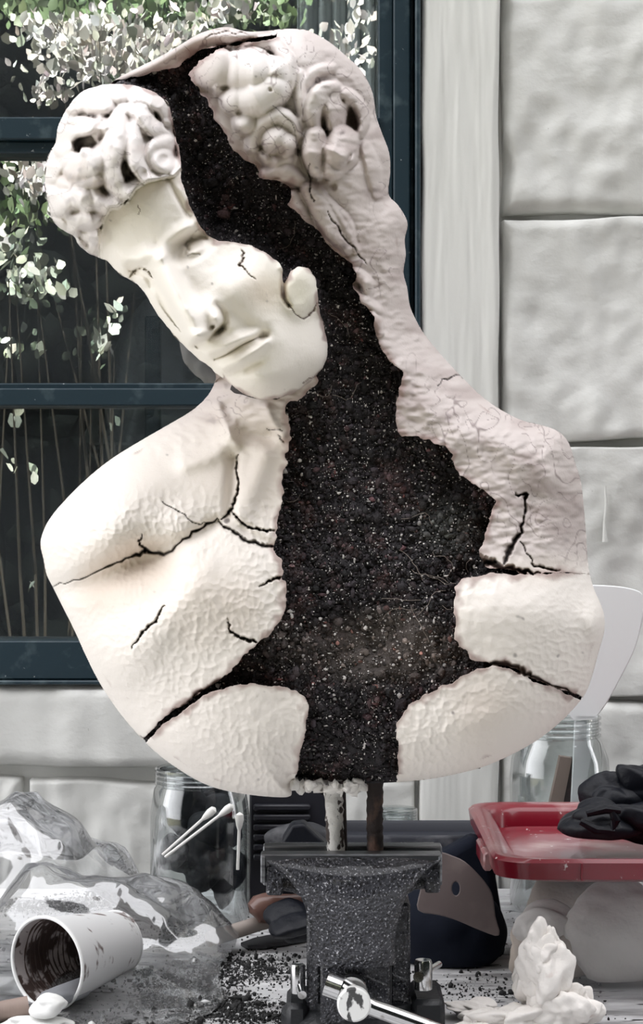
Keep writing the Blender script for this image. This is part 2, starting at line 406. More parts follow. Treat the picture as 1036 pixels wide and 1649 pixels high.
def curve(pts, n=6, closed=False):
    """Catmull-Rom through the points"""
    p = np.asarray(pts, float); m_ = len(p)
    idx = (lambda i: i % m_) if closed else (lambda i: min(max(i, 0), m_-1))
    o = []
    for i in range(m_ if closed else m_-1):
        a, b, c, d = (p[idx(i+k)] for k in (-1, 0, 1, 2))
        for t in np.arange(n)/n:
            o.append(0.5*((2*b)+(-a+c)*t+(2*a-5*b+4*c-d)*t*t+(-a+3*b-3*c+d)*t**3))
    if not closed: o.append(p[-1])
    return np.array(o)
def poly_sdf(pts, smooth=2.0):
    """positive inside; computed on every 2nd node and interpolated"""
    pts = np.asarray(pts, np.float32); P2 = np.vstack([pts, pts[:1]])
    X, Y = UU[::2, ::2], VV[::2, ::2]
    best = np.full(X.shape, 1e9, np.float32); ins = np.zeros(X.shape, bool)
    for k in range(len(pts)):
        a, b = P2[k], P2[k+1]; d = b-a; l2 = float(d@d)+1e-9
        t = np.clip(((X-a[0])*d[0]+(Y-a[1])*d[1])/l2, 0, 1)
        best = np.minimum(best, (X-a[0]-t*d[0])**2+(Y-a[1]-t*d[1])**2)
        if a[1] != b[1]:
            c = ((a[1] > Y) != (b[1] > Y)) & (X < (b[0]-a[0])*(Y-a[1])/(b[1]-a[1])+a[0]); ins ^= c
    s = np.where(ins, 1, -1)*np.sqrt(best)
    s = np.pad(s, ((0, 2), (0, 2)), mode='edge')
    jj = np.arange(NV)/2; ii = np.arange(NU)/2
    j = jj.astype(int); i = ii.astype(int); fj = (jj-j)[:, None]; fi = (ii-i)[None, :]
    o = (s[j][:, i]*(1-fj)*(1-fi)+s[j+1][:, i]*fj*(1-fi)+s[j][:, i+1]*(1-fj)*fi+s[j+1][:, i+1]*fj*fi).astype(np.float32)
    return blur2(o, smooth/ST)
def tps(ctrl, lam=0.2):
    """thin-plate surface through (u, v, mm) control points, in metres"""
    c = np.asarray(ctrl, float); p = c[:, :2]/100; n = len(p)
    def K(r2): return 0.5*r2*np.log(r2+1e-9)
    A = K(((p[:, None]-p[None])**2).sum(-1))+lam*np.eye(n)*0.05; Q = np.hstack([np.ones((n, 1)), p])
    M_ = np.block([[A, Q], [Q.T, np.zeros((3, 3))]]); s = np.linalg.solve(M_, np.concatenate([c[:, 2], np.zeros(3)]))
    k = 8; gu, gv = np.arange(0, NU+k, k), np.arange(0, NV+k, k)
    X, Y = np.meshgrid((U0+ST*gu)/100, (V0+ST*gv)/100)
    H = s[n]+s[n+1]*X+s[n+2]*Y
    for q in range(n): H = H+s[q]*K((X-p[q, 0])**2+(Y-p[q, 1])**2)
    jj = np.arange(NV)/k; ii = np.arange(NU)/k; j = jj.astype(int); i = ii.astype(int); fj = (jj-j)[:, None]; fi = (ii-i)[None, :]
    o = H[j][:, i]*(1-fj)*(1-fi)+H[j+1][:, i]*fj*(1-fi)+H[j][:, i+1]*(1-fj)*fi+H[j+1][:, i+1]*fj*fi
    return blur2((o/1000).astype(np.float32), 5)
def rim(H, line, R, amp, p=2.0):
    """round the surface back along an outline"""
    s, d, _ = seg_dist(line, pad=R)
    t = np.clip(d/R, 0, 1); H[s] -= amp*(1-np.sqrt(np.clip(1-(1-t)**p, 0, 1)))
def bump(H, u, v, ru, rv, h, ang=0, p=1.0):
    a = math.radians(ang); X = (UU-u)*math.cos(a)+(VV-v)*math.sin(a); Y = -(UU-u)*math.sin(a)+(VV-v)*math.cos(a)
    H += (h*np.exp(-((X/ru)**2+(Y/rv)**2)**p)).astype(np.float32)
def ridge(H, pts, wd, h, n=5, ends=0.0):
    c = curve(pts, n); W = max(wd) if hasattr(wd, '__len__') else wd
    s, d, t = seg_dist(c, pad=W*2.6)
    ww = np.interp(t, np.linspace(0, 1, len(wd)), wd) if hasattr(wd, '__len__') else wd
    hh = np.interp(t, np.linspace(0, 1, len(h)), h) if hasattr(h, '__len__') else h
    H[s] += hh*np.exp(-(d/ww)**2)
def tube_(R, pts, rad, lift, hs=1.0, n=6):
    """a lock of hair: round strand laid on the relief field"""
    c = curve(pts, n) if len(pts) > 1 else np.array([pts[0], (pts[0][0]+.1, pts[0][1])])
    W = max(rad) if hasattr(rad, '__len__') else rad
    s, d, t = seg_dist(c, pad=W+3)
    rr = np.interp(t, np.linspace(0, 1, len(rad)), rad) if hasattr(rad, '__len__') else rad
    ll = np.interp(t, np.linspace(0, 1, len(lift)), lift) if hasattr(lift, '__len__') else lift
    q = 1-(d/rr)**2
    rel = np.where(q > 0, ll/1000+hs*rr/2000*np.sqrt(np.clip(q, 0, 1)), -1)
    R[s] = np.maximum(R[s], rel)
def crack(H, C, pts, wd, depth, n=4, seed=0, wob=1.6):
    c = curve(pts, n); g = np.random.default_rng(seed+len(pts)); c[1:-1] += g.standard_normal((len(c)-2, 2))*wob
    wd = np.asarray(wd)*.6 if hasattr(wd, '__len__') else wd*.6
    W = max(wd) if hasattr(wd, '__len__') else wd
    s, d, t = seg_dist(c, pad=W*2+3)
    ww = np.interp(t, np.linspace(0, 1, len(wd)), wd) if hasattr(wd, '__len__') else wd*np.ones_like(t)
    ww = ww*(1+.35*np.sin(t*61+seed)*np.sin(t*23+seed))
    ww = np.maximum(ww*np.clip(np.minimum(t, 1-t)*8+0.35, 0, 1), 0.7)
    H[s] -= depth*np.clip(1.25-(d/ww), 0, 1)**0.7*np.clip(ww/2.2, 0.35, 1)
    if C is not None: C[s] = np.maximum(C[s], np.clip(1.25-d/ww, 0, 1))

sil = [(183, 129), (215, 112), (255, 92), (290, 72), (318, 55), (345, 46), (368, 43), (395, 50), (420, 50), (440, 48), (458, 46), (490, 47), (512, 56), (535, 70), (556, 88), (578, 108),
 (590, 125), (600, 148), (604, 170), (607, 190), (618, 220), (627, 245), (629, 275), (626, 312), (640, 328), (652, 346), (657, 362), (652, 385), (654, 410), (650, 438), (656, 462), (660, 490), (668, 510), (682, 535), (700, 558),
 (722, 583), (742, 604), (770, 632), (800, 655), (840, 676), (880, 686), (904, 697), (918, 716), (926, 742), (936, 775), (941, 820), (945, 870), (948, 912), (956, 945), (968, 972), (974, 995), (973, 1020), (965, 1048),
 (955, 1085), (944, 1115), (925, 1140), (900, 1165), (868, 1190), (830, 1212), (780, 1234), (730, 1247), (685, 1255), (640, 1259), (560, 1262), (474, 1258), (470, 1281), (440, 1283), (400, 1279), (360, 1272), (325, 1260), (290, 1240), (258, 1217), (232, 1193),
 (205, 1163), (180, 1130), (158, 1095), (138, 1055), (120, 1015), (100, 975), (85, 945), (75, 925), (70, 900), (65, 878), (68, 860), (78, 838), (100, 810), (140, 770), (180, 738), (225, 710), (270, 684), (310, 660), (335, 636), (347, 612),
 (345, 598), (320, 578), (290, 550), (262, 517), (245, 492), (232, 470), (218, 455), (203, 447), (188, 436), (172, 420), (158, 414), (140, 406), (125, 393), (118, 379), (100, 370), (84, 352), (78, 325), (73, 300), (73, 275), (78, 250), (90, 228), (92, 207), (103, 182), (118, 160), (133, 146), (158, 137), (180, 134)]
SIL = poly_sdf(curve(sil, 3, True), 2.0)

# ---- A: torso, neck, back of the head
HA = tps([(300,110,105),(400,90,125),(500,110,118),(590,180,75),(620,280,60),(560,250,105),(640,370,55),(580,350,85),(500,300,112),(640,480,55),(600,500,78),(690,580,52),(650,620,75),(780,660,60),(700,680,85),
 (900,720,55),(820,740,80),(935,850,45),(870,850,78),(800,860,98),(720,800,95),(965,1000,60),(870,1000,110),(760,980,128),(900,1130,85),(800,1150,118),(700,1180,124),(560,1240,112),(560,1150,124),(400,1240,106),
 (380,1150,124),(280,1200,95),(220,1120,88),(300,1050,128),(400,950,134),(450,900,126),(560,950,125),(600,800,108),(560,700,92),(500,620,104),(430,700,90),(420,660,96),(420,800,100),(350,700,72),(360,780,98),(260,730,72),
 (250,800,98),(130,810,80),(75,870,60),(180,860,108),(235,900,98),(150,960,88),(205,1000,112),(110,1000,72),(300,890,126),(330,860,112),(450,450,90),(350,300,105),(200,250,90),(250,500,66),(350,600,66)])
k_ = len(sil)
torso_line = curve(sil[9:], 3)
rim(HA, torso_line, 85, 0.040)
# body forms
bump(HA, 185, 850, 80, 55, 0.012, -35); bump(HA, 340, 960, 120, 90, 0.010, -40); bump(HA, 265, 1000, 32, 100, 0.010, 38); bump(HA, 165, 985, 40, 50, -0.006, 0); bump(HA, 265, 905, 26, 20, -.006, 0)
ridge(HA, [(95,950),(160,932),(235,896),(290,876),(350,840)], [24,24,20,13,9], [-.008,-.016,-.018,-.010,-.008])
bump(HA, 285, 835, 42, 24, 0.006, -18)
ridge(HA, [(300,745),(345,730),(372,690),(390,640)], 16, 0.007); ridge(HA, [(385,830),(410,780),(425,735)], 20, 0.007)
ridge(HA, [(375,740),(372,790),(368,825)], 9, -0.008); ridge(HA, [(370,835),(405,862),(443,880)], 10, -0.006)
ridge(HA, [(375,655),(400,690),(430,700)], 14, -0.009); ridge(HA, [(350,650),(365,690),(380,715)], 8, 0.006)
ridge(HA, [(430,655),(440,680),(455,700)], 8, 0.005)
ridge(HA, [(650,600),(700,650),(790,690),(890,710)], 30, 0.008); ridge(HA, [(700,735),(780,700),(850,745),(890,770)], 24, 0.006)
ridge(HA, [(900,740),(880,800),(890,900)], 22, 0.004); ridge(HA, [(865,800),(850,860),(870,910)], 20, -0.004)
bump(HA, 830, 980, 80, 45, 0.006); bump(HA, 780, 1160, 100, 50, 0.006, -20); bump(HA, 385, 1180, 80, 60, 0.006, 20)
bump(HA, 958, 1000, 18, 36, 0.012, 0)
ridge(HA, [(640,340),(620,400),(640,470),(690,560)], 20, 0.005)
ridge(HA, [(600,510),(625,560),(690,600)], 20, 0.006)
HAs = blur2(HA, 8)
# hair of the back piece: locks and curls as a relief on the smooth form
RA = np.full(HA.shape, 0.0, np.float32)
Z = lambda L, s=2.59, o=(280, 20): [(x/s+o[0], y/s+o[1]) for x, y in L]
for (pts, rad, lift, hs) in [
    (Z([(90,290),(130,250),(175,245)]), [16,28,38], [1,4,7], 0.8), (Z([(175,235)]), 36, 6, 1.0), (Z([(270,250),(330,250)]), [36,40], [7,8], 0.9),
    (Z([(270,355),(330,350),(395,310)]), [30,38,34], [7,8,8], 0.95), (Z([(350,215),(410,250),(425,320)]), [20,26,22], [10,10,7], 1.0),
    (Z([(300,455)]), 21, 5, 1.2), (Z([(330,560),(350,480),(420,430),(480,455),(512,510)]), [12,15,17,15,11], [2,5,8,7,4], 1.2),
    (Z([(430,530),(455,545)]), [27,24], 5, 1.1), (Z([(370,590),(420,620),(470,610)]), [10,14,12], [2,4,3], 1.2),
    (Z([(430,150),(470,200),(468,290),(450,350),(405,400)]), [10,14,15,13,9], [2,4,5,4,2], 1.0),
    (Z([(520,260),(530,340),(545,440),(525,540)]), [10,12,12,8], [1,2,2,1], .8), (Z([(480,560),(505,600),(490,650)]), [7,8,6], 1, .9),
    (Z([(590,480),(585,400),(620,335),(665,318)]), [12,16,18,14], [4,7,9,8], 1.2), (Z([(655,330),(665,400),(668,470)]), [15,18,14], [8,8,5], 1.0),
    (Z([(690,330),(735,350),(775,400),(790,460),(775,505)]), [9,11,11,10,7], [7,8,8,6,4], 1.2), (Z([(700,470),(712,410),(722,370)]), [6,7,6], [7,8,8], 1.0),
    (Z([(592,515),(584,575),(600,650)]), [18,21,16], [6,7,5], 1.1), (Z([(705,535),(690,585),(660,640)]), [26,31,22], [6,8,6], 1.05),
    (Z([(390,675),(450,655),(530,700)]), [12,15,9], [3,4,2], 1.0), (Z([(410,700),(470,690),(520,715)]), [7,8,6], [4,4,3], 1.0),
    (Z([(560,740),(600,800),(660,900),(720,980)]), [14,18,17,11], [3,4,4,2], 1.0), (Z([(600,740),(650,810),(700,880),(760,990)]), [8,9,9,6], [3,4,4,2], 1.0),
    (Z([(500,770),(520,830),(560,870)]), [14,16,10], [2,3,2], .9), (Z([(640,790),(720,880),(745,960)]), [9,10,7], [2,2,1], .9),
    (Z([(560,440),(545,330),(590,250),(660,230)]), [9,10,10,8], [1,1,1,1], .7),
    (Z([(300,150),(400,130),(450,170),(480,240)]), [10,13,12,8], [1,2,2,1], .8), (Z([(800,560),(830,640),(850,760)]), [10,13,9], [0,1,0], .7),
    ([(575,440),(590,455),(592,480)], [9,11,7], [4,5,2], 1.0), ([(570,470),(590,485),(610,500)], [8,9,6], [3,4,2], 1.0), ([(590,505),(605,515),(612,535)], [8,9,6], [3,4,2], 1.0)]:
    tube_(RA, pts, rad, lift, hs)
RA = blur2(RA, .9); RA = RA*1.15+1.3*(RA-blur2(RA, 6)); HA += RA
for (u, v, ru, rv, h, a) in [(566.5,189,11,20,-.013,-8),(451,243,9,8,-.009,0),(562,254,3.5,9,-.008,28),(361,141,7,4,-.008,0),(384,180,5,4,-.008,0),(436,144,3,3,-.004,0),(439,197,3,3,-.004,0),(528,286,6,4,-.005,0),(537,300,5,6,-.005,0),(521,262,3,22,-.004,0), (436,262,7,12,-.005,25)]:
    bump(HA, u, v, ru, rv, h, a, 1.6)
# thin back lock along the top
ridge(HA, [(190,128),(250,103),(310,68),(360,58),(440,58)], [6,9,11,9,7], 0.006); crack(HA, None, [(330,62),(370,50),(400,56)], 2, .003)
# surface texture
rough_r = np.clip((UU-470)/70, 0, 1)*np.clip((930-VV)/60, 0, 1)                  # weathered back piece
rough_r = np.maximum(rough_r, np.clip((760-VV)/60, 0, 1)*np.clip((VV-590)/30, 0, 1)*0.8)
ham = np.clip((VV-760)/60, 0, 1)*(1-rough_r)                                       # dimpled, hand-worked chest
b1 = fnoise(HA.shape, 2.6, 21)-fnoise(HA.shape, 2.6, 22)*0; b2 = fnoise(HA.shape, 2.2, 23, 0.7, 1.3)
def dimples(shape, cell, seed):
    g = np.random.default_rng(seed); ny, nx = int(shape[0]/cell)+3, int(shape[1]/cell)+3
    ox, oy = g.uniform(.08, .92, (ny, nx)), g.uniform(.08, .92, (ny, nx))
    jy, ix = np.mgrid[0:shape[0], 0:shape[1]].astype(np.float32)
    jy = jy/cell+1+.22*fnoise(shape, 5, seed+1); ix = ix/cell+1+.22*fnoise(shape, 5, seed+2); a, b = jy.astype(int), ix.astype(int)
    best = np.full(shape, 9.0, np.float32)
    for da in (-1, 0, 1):
        for db in (-1, 0, 1):
            p, q = np.clip(a+da, 0, ny-1), np.clip(b+db, 0, nx-1)
            best = np.minimum(best, (p+oy[p, q]-jy)**2+(q+ox[p, q]-ix)**2)
    return np.clip(best, 0, 1)
cell = 1.6*dimples(HA.shape, 6.0, 25)*(1+.5*fnoise(HA.shape, 25, 24)); cell_old = -np.abs(fnoise(HA.shape, 2.6, 25, 1.1, 0.9))-.6*np.abs(fnoise(HA.shape, 2.2, 26))
HA += ham*(0.00075*cell+0.00022*b1); HA += rough_r*(0.0006*b2+0.0005*fnoise(HA.shape, 7, 27, 1.2, .8)*(0.5+0.5*fnoise(HA.shape, 30, 28))+0.0005*-np.abs(fnoise(HA.shape, 4, 29, 1.1, .8)))
HA += 0.0010*fnoise(HA.shape, 18, 30)
CA = np.zeros_like(HA)
for i_, (pts, wd, dp) in enumerate([
    ([(78,944),(98,940),(130,930),(165,916),(195,904),(225,890),(236,887),(262,890),(290,874),(318,854),(335,842),(352,836)], [1,1.2,1.5,1.8,2.2,3,5,4,2.5,2.5,4,3], .010),
    ([(236,887),(226,873),(229,860)], [5,3,1.5], .012), ([(262,808),(285,820),(310,838),(335,842)], 1.4, .005),
    ([(384,732),(384,765),(380,800),(372,822),(356,836)], [2,2.4,3,3.5,3], .012), ([(372,822),(400,846),(425,852),(443,854)], [2.5,3,3,3], .012), ([(352,838),(378,858),(410,872),(442,880)], [3,4,5,5], .008),
    ([(266,974),(250,999),(232,1018),(212,1044)], [1.6,3,3,1], .012), ([(367,995),(371,1018),(388,1026),(413,1034)], [1.6,2.6,4,5], .012), ([(452,928),(436,935),(417,944)], [4,3,1.4], .012),
    ([(238,1188),(250,1175),(262,1158),(290,1138),(330,1110),(365,1088)], [1.5,1,1.5,3,4,5], .012), ([(226,1184),(240,1190)], 1.5, .01),
    ([(705,622),(728,606),(748,605)], [1,2,1.5], .006), ([(812,908),(822,882),(838,856),(846,825),(848,798),(838,797),(830,793)], [7,7,5,2.6,2.4,4,3], .014),
    ([(838,872),(855,897),(868,912),(902,918)], [1.2,1.4,3,3], .010), ([(735,930),(760,918),(790,908),(815,915),(842,921),(870,922)], [8,8,8,7,5,2], .016),
    ([(740,1075),(770,1072),(792,1068),(820,1070),(842,1080),(860,1092),(900,1106),(938,1122)], [4,4,6,7,6,3,2.6,2.6], .014),
    ([(745,895),(775,900),(800,905)], [6,8,7], .012), ([(430,600+90),(455,694)], 1.5, .004), ([(528,340),(548,375),(570,400),(590,425)], [1.5,2.5,2,1.5], .006), ([(500,262),(498,300),(505,325)], [1.5,2.5,1.5], .006),
    ([(445,58),(400,64),(350,76),(315,95)], [2,3,5,7], .006), ([(440,170),(470,200),(480,250)], 1.1, .003), ([(448,700),(458,712)], 2, .004)]):
    crack(HA, CA, pts, wd, dp, seed=i_)

# ---- B: face and front hair, in front of the neck
HB = tps([(230,330,208),(300,350,198),(180,380,186),(300,300,196),(262,425,206),(215,445,188),(320,540,200),(250,500,192),(300,560,186),(380,460,200),(440,450,178),(500,450,142),(500,520,142),(528,565,128),(410,600,182),
 (440,635,156),(350,590,182),(460,560,178),(480,600,152),(150,150,170),(240,150,168),(90,270,160),(150,260,198),(230,240,196),(280,230,170),(85,340,165),(140,400,165),(330,385,192),(400,395,180),(360,520,204),(400,550,194),(210,300,204)])
face_line = curve([(148,410),(172,420),(188,436),(203,447),(218,455),(232,470),(245,492),(262,517),(290,550),(320,578),(345,598),(366,615),(392,633),(418,643),(445,642),(475,632),(500,614),(518,596),(528,574),(527,545),(520,515)], 3)
hair_line = curve([(284,250),(278,195),(272,170),(250,148),(215,136),(180,134),(158,137),(133,146),(118,160),(103,182),(92,207),(90,228),(78,250),(73,275),(73,300),(78,325),(84,352),(100,370),(118,379),(125,393),(140,406),(158,414)], 3)
rim(HB, face_line, 44, 0.030); rim(HB, hair_line, 60, 0.040)
HBs = blur2(HB, 8)
HEADM = SIL
# features of the face (the head leans to the left of the photograph)
ridge(HB, [(236,405),(262,408),(300,372),(330,352)], [12,14,13,12], [.005,.008,.009,.006])             # brow bone
ridge(HB, [(180,395),(205,418),(238,412)], [12,11,10], [.003,.005,.004])
bump(HB, 303, 394, 38, 21, -.020, -26, 1.5); bump(HB, 223, 445, 26, 14, -.016, 50, 1.4)                   # eye sockets
bump(HB, 311, 402, 20, 10, .013, -26, 1.3); ridge(HB, [(298,408),(304,393),(318,383),(332,382)], 2.4, -.002); bump(HB, 228, 452, 13, 9, .013, 55, 1.3)                    # closed lids
ridge(HB, [(262,418),(283,462),(305,505),(322,536)], [13,14,17,19], [.012,.019,.025,.027])               # nose
ridge(HB, [(252,425),(272,468),(293,510),(309,543)], [9,9,10,11], [.003,.006,.007,.008])                   # its sharp left plane edge
bump(HB, 333, 500, 19, 22, .011, -30); bump(HB, 312, 541, 14, 10, .006, 20); bump(HB, 349, 513, 11, 12, .009)
ridge(HB, [(246,450),(263,487),(284,522),(300,548)], [8,8,8,7], [-.003,-.005,-.005,-.003])
ridge(HB, [(352,535),(362,520),(358,500),(348,490)], [5,6,6,5], [-.004,-.008,-.006,-.002])                # wing crease
ridge(HB, [(316,556),(338,543),(358,528)], [7,7,6], -.010)                                               # under the nose
bump(HB, 341, 526, 6, 4, -.010, -35, 1.5)
ridge(HB, [(338,566),(365,556),(395,542),(412,535)], [8,10,10,7], [.004,.008,.007,.003])                  # upper lip
ridge(HB, [(358,592),(385,580),(415,562),(428,550)], [9,11,10,7], [.005,.008,.008,.005])                  # lower lip
ridge(HB, [(346,578),(368,569),(392,554),(418,542)], [2.0,2.4,2.2,2], [-.003,-.0055,-.0045,-.002])          # mouth line
bump(HB, 424, 541, 9, 7, -.006, -20, 1.2); ridge(HB, [(376,602),(398,594),(418,584)], [8,8,6], [-.002,-.005,-.002])
bump(HB, 445, 603, 34, 24, .007, -25); bump(HB, 418, 612, 22, 18, .004); bump(HB, 330, 560, 10, 8, -.002)
bump(HB, 395, 455, 48, 36, .007, -28); ridge(HB, [(372,500),(400,525),(425,535)], 14, -.003)
ridge(HB, [(310,383),(300,392),(304,402)], 2, -.003); crack(HB, None, [(324,366),(312,374),(302,388)], 1.6, .004, wob=.3)
crack(HB, None, [(322,410),(311,408),(302,412)], 1.3, .003, wob=.3); crack(HB, None, [(207,449),(215,437),(227,431),(239,436),(246,447)], [2.4,3.4,3.2,3,2], .007, wob=.3)
bump(HB, 484, 469, 27, 41, .011, 8, 2.2); ridge(HB, [(458,442),(456,462),(458,480),(466,492)], [4,4,4,3], -.010)
ridge(HB, [(270,288),(288,320),(308,352),(335,385)], [4,5,6,5], -.003)
ridge(HB, [(440,395),(452,410),(452,430)], 5, .002)
# front curls
RB = np.zeros_like(HB)
Y = lambda L: Z(L, 4.317, (60, 120))
for (pts, rad, lift, hs) in [
    (Y([(380,100),(480,80),(600,110),(700,130)]), [22,28,28,22], [1,2,2,1], .8), (Y([(260,200),(330,170),(470,190)]), [18,24,22], [1,2,2], .8), (Y([(700,170),(800,160),(880,210),(900,300)]), [20,24,22,14], [4,7,7,4], 1.0),
    (Y([(430,430),(410,370),(330,360),(240,380),(180,450),(190,540),(230,590)]), [10,14,17,18,18,18,16], [4,7,8,8,8,8,8], 1.05),
    (Y([(220,600),(290,640),(370,610),(440,560),(470,480),(460,420)]), [20,28,28,22,14,10], [8,10,10,8,6,4], 1.0),
    (Y([(250,690),(320,720),(400,700),(450,640)]), [16,22,22,14], [7,9,8,5], 1.0),
    (Y([(420,400),(490,370),(560,380)]), [12,14,10], [5,7,5], 1.0),
    (Y([(600,240),(575,330),(570,420),(530,520),(500,620),(520,720),(570,790),(630,800),(690,760)]), [14,20,24,24,22,20,18,15,10], [4,6,7,8,8,8,8,7,5], 1.05),
    (Y([(640,290),(680,330),(660,430),(670,540),(710,640),(770,710),(850,720),(890,690)]), [12,17,19,18,16,14,12,8], [5,8,9,9,9,8,7,4], 1.1),
    (Y([(640,250),(720,270),(770,340),(840,400),(910,440)]), [14,19,17,15,10], [6,9,10,9,6], 1.1), (Y([(770,400),(745,500),(760,600)]), [10,12,9], [5,6,5], 1.0),
    (Y([(880,580)]), 27, 7, 1.0), (Y([(800,640),(790,560),(830,490),(910,480),(970,540),(985,620),(940,680)]), [9,12,14,14,13,12,9], [8,10,12,12,11,9,7], 1.1), (Y([(820,690),(880,700),(930,680)]), [9,11,8], [6,7,5], 1.0),
    (Y([(380,740),(370,800),(400,870),(470,900),(540,870),(600,810)]), [14,18,18,17,15,9], [4,6,7,6,5,3], 1.05), (Y([(440,700),(500,770),(470,850)]), [12,14,10], [3,4,3], .9),
    (Y([(90,560),(110,620),(90,700)]), [18,24,20], [3,5,5], .9), (Y([(100,640),(180,620),(220,660)]), [16,22,14], [4,6,4], .9),
    (Y([(75,770),(90,850),(160,890),(240,860),(290,820)]), [18,26,26,22,12], [3,6,7,6,3], 1.0), (Y([(170,740),(230,790)]), [20,18], [4,5], .8),
    (Y([(160,920),(230,890),(300,860),(370,900),(440,940)]), [12,20,24,22,12], [3,6,8,6,3], 1.0), (Y([(210,970),(290,1000),(380,1010),(450,970)]), [12,17,17,10], [4,7,7,4], 1.0),
    (Y([(90,930),(110,1010),(170,1070),(220,1110)]), [14,19,17,12], [2,4,4,3], .9), (Y([(200,1020),(240,1080),(240,1150),(310,1220),(360,1230)]), [10,13,13,13,9], [3,5,5,5,3], 1.0),
    (Y([(390,1060),(400,1130),(380,1190)]), [10,13,10], [2,4,3], 1.0), (Y([(300,1120),(330,1140)]), [13,15], 1, .8),
    (Y([(120,480),(140,430),(200,370)]), [9,12,9], [2,4,3], 1.0), (Y([(470,250),(440,300),(480,330),(540,300)]), [7,8,9,7], [2,3,4,2], 1.0)]:
    tube_(RB, pts, rad, lift, hs)
hairB = poly_sdf([(60,120),(290,100),(300,262),(280,283),(262,286),(238,291),(218,303),(206,322),(190,334),(178,334),(168,350),(160,375),(160,425),(40,440)], 2)
RB = blur2(RB, .8); RB = RB*1.25+1.9*(RB-blur2(RB, 5))
HB += RB*np.clip(hairB/3+0.7, 0, 1)
HB += 0.0025*np.clip(hairB/4, 0, 1)
for (x, y, ru, rv, h, a) in [(400,480,12,13,-.005,0),(310,470,12,13,-.004,0),(470,335,12,5,-.008,-25),(445,430,5,9,-.006,0),(880,590,8,8,-.007,0),(740,245,20,5,-.006,15),(815,300,8,12,-.008,-25),(645,740,10,12,-.003,20),(455,800,14,14,-.003,0),(265,945,10,6,-.006,-5),(345,1155,9,10,-.005,0),(110,600,8,6,-.005,0),(235,350,8,5,-.004,-20),(360,320,4,4,-.003,0),(740,690,6,8,-.006,0)]:
    bump(HB, x/4.317+60, y/4.317+120, ru, rv, h, a, 1.6)
HB += .6*(HB-blur2(HB, 7))*(hairB < -3)*(HEADM > 12)
HB += 0.00012*fnoise(HB.shape, 2.2, 41)-0.00012*np.abs(fnoise(HB.shape, 3.2, 42))+0.0005*fnoise(HB.shape, 14, 43)+0.00025*np.clip(hairB/5, 0, 1)*fnoise(HB.shape, 5, 44)
CB = np.zeros_like(HB)
crack(HB, CB, [(388,400),(391,415),(389,428),(398,438),(411,449)], [1.5,2.5,3,1.5,1], .005, seed=90); crack(HB, CB, [(466,490),(478,506),(490,512),(502,502),(511,487)], [1.2,1.2,2.2,3,1.5], .006, seed=91, wob=.6)
crack(HB, CB, [(516,598),(500,608),(490,616)], 1.2, .003, seed=92); crack(HB, CB, [(222,330),(224,345)], .8, .001, seed=93)

# ---- pieces of the shell
head_poly = [(60,120),(180,134),(215,136),(250,148),(270,162),(278,190),(284,225),(291,255),(292,285),(298,310),(310,340),(322,362),(335,380),(352,388),(378,390),(402,394),(428,406),(447,420),(455,434),(456,478),(461,452),(468,436),(482,428),(497,432),(508,446),(512,465),(513,490),(520,515),(527,545),(528,574),(518,596),(500,614),(475,632),(445,642),(418,643),(392,633),(366,615),(345,598),(300,585),(60,560)]
HEAD = np.minimum(poly_sdf(head_poly, 1.6), SIL)
jit = fnoise(SIL.shape, 3, 50)*1.4+fnoise(SIL.shape, 1.2, 51)*0.5
def piece_sdf(poly, j=1.0, n=3): return np.minimum(poly_sdf(poly, 2.0)+jit*j, SIL)
pieces = {
 'top_lock': piece_sdf([(160,140),(181,131),(240,118),(285,108),(302,96),(325,80),(360,72),(402,63),(446,56),(450,30),(160,30)], .7),
 'back_hair_and_shoulder': piece_sdf([(446,60),(402,67),(352,78),(322,96),(304,118),(318,142),(334,160),(345,190),(362,215),(378,240),(398,262),(410,266),(416,284),(440,289),(468,298),(470,320),(464,330),(490,352),(512,370),(532,396),(552,412),(566,425),(578,440),(568,455),(580,480),(592,498),(604,512),(608,540),(612,560),(630,580),(648,598),(641,640),(636,680),(645,700),(690,708),(722,722),(732,745),(738,768),(762,778),(790,798),(800,805),(788,835),(778,870),(772,892),(780,912),(840,922),(905,922),(960,925),(1010,925),(1010,500),(700,20),(446,20)]),
 'chest_piece': piece_sdf([(735,945),(745,932),(790,921),(860,926),(905,921),(1010,924),(1010,1150),(937,1123),(898,1107),(860,1094),(842,1082),(815,1071),(790,1068),(762,1062),(745,1045),(733,1025),(731,985)]),
 'lower_chest_piece': piece_sdf([(637,1290),(641,1205),(637,1165),(655,1138),(685,1118),(730,1095),(770,1077),(795,1072),(820,1076),(842,1086),(860,1097),(898,1110),(937,1126),(1010,1155),(1010,1290)]),
 'lower_side_piece': piece_sdf([(200,1240),(238,1190),(265,1162),(300,1140),(332,1116),(372,1104),(405,1100),(440,1103),(470,1110),(493,1122),(497,1150),(488,1195),(479,1245),(472,1282),(465,1300),(200,1300)], .8),
 'shoulder_and_chest': piece_sdf([(40,640),(325,640),(339,604),(356,592),(420,575),(505,575),(512,612),(498,632),(488,640),(462,652),(468,690),(463,740),(456,790),(447,840),(441,885),(452,905),(459,940),(462,960),(456,990),(440,1018),(415,1036),(390,1062),(365,1086),(330,1109),(298,1134),(262,1158),(236,1186),(200,1230),(40,1230)]),
}
Fr = np.where(HEAD > 0, HBs, HAs); wgt = (SIL > 0).astype(np.float32); Fr = blur2(Fr*wgt, 9)/np.maximum(blur2(wgt, 9), 1e-3)
BACK = Fr-0.050-0.105*np.sqrt(np.clip(1-(1-np.clip(SIL/210, 0, 1))**2, 0, 1))
BACK = BACK-0.03*np.exp(-((UU-250)/190)**2-((VV-330)/190)**2)
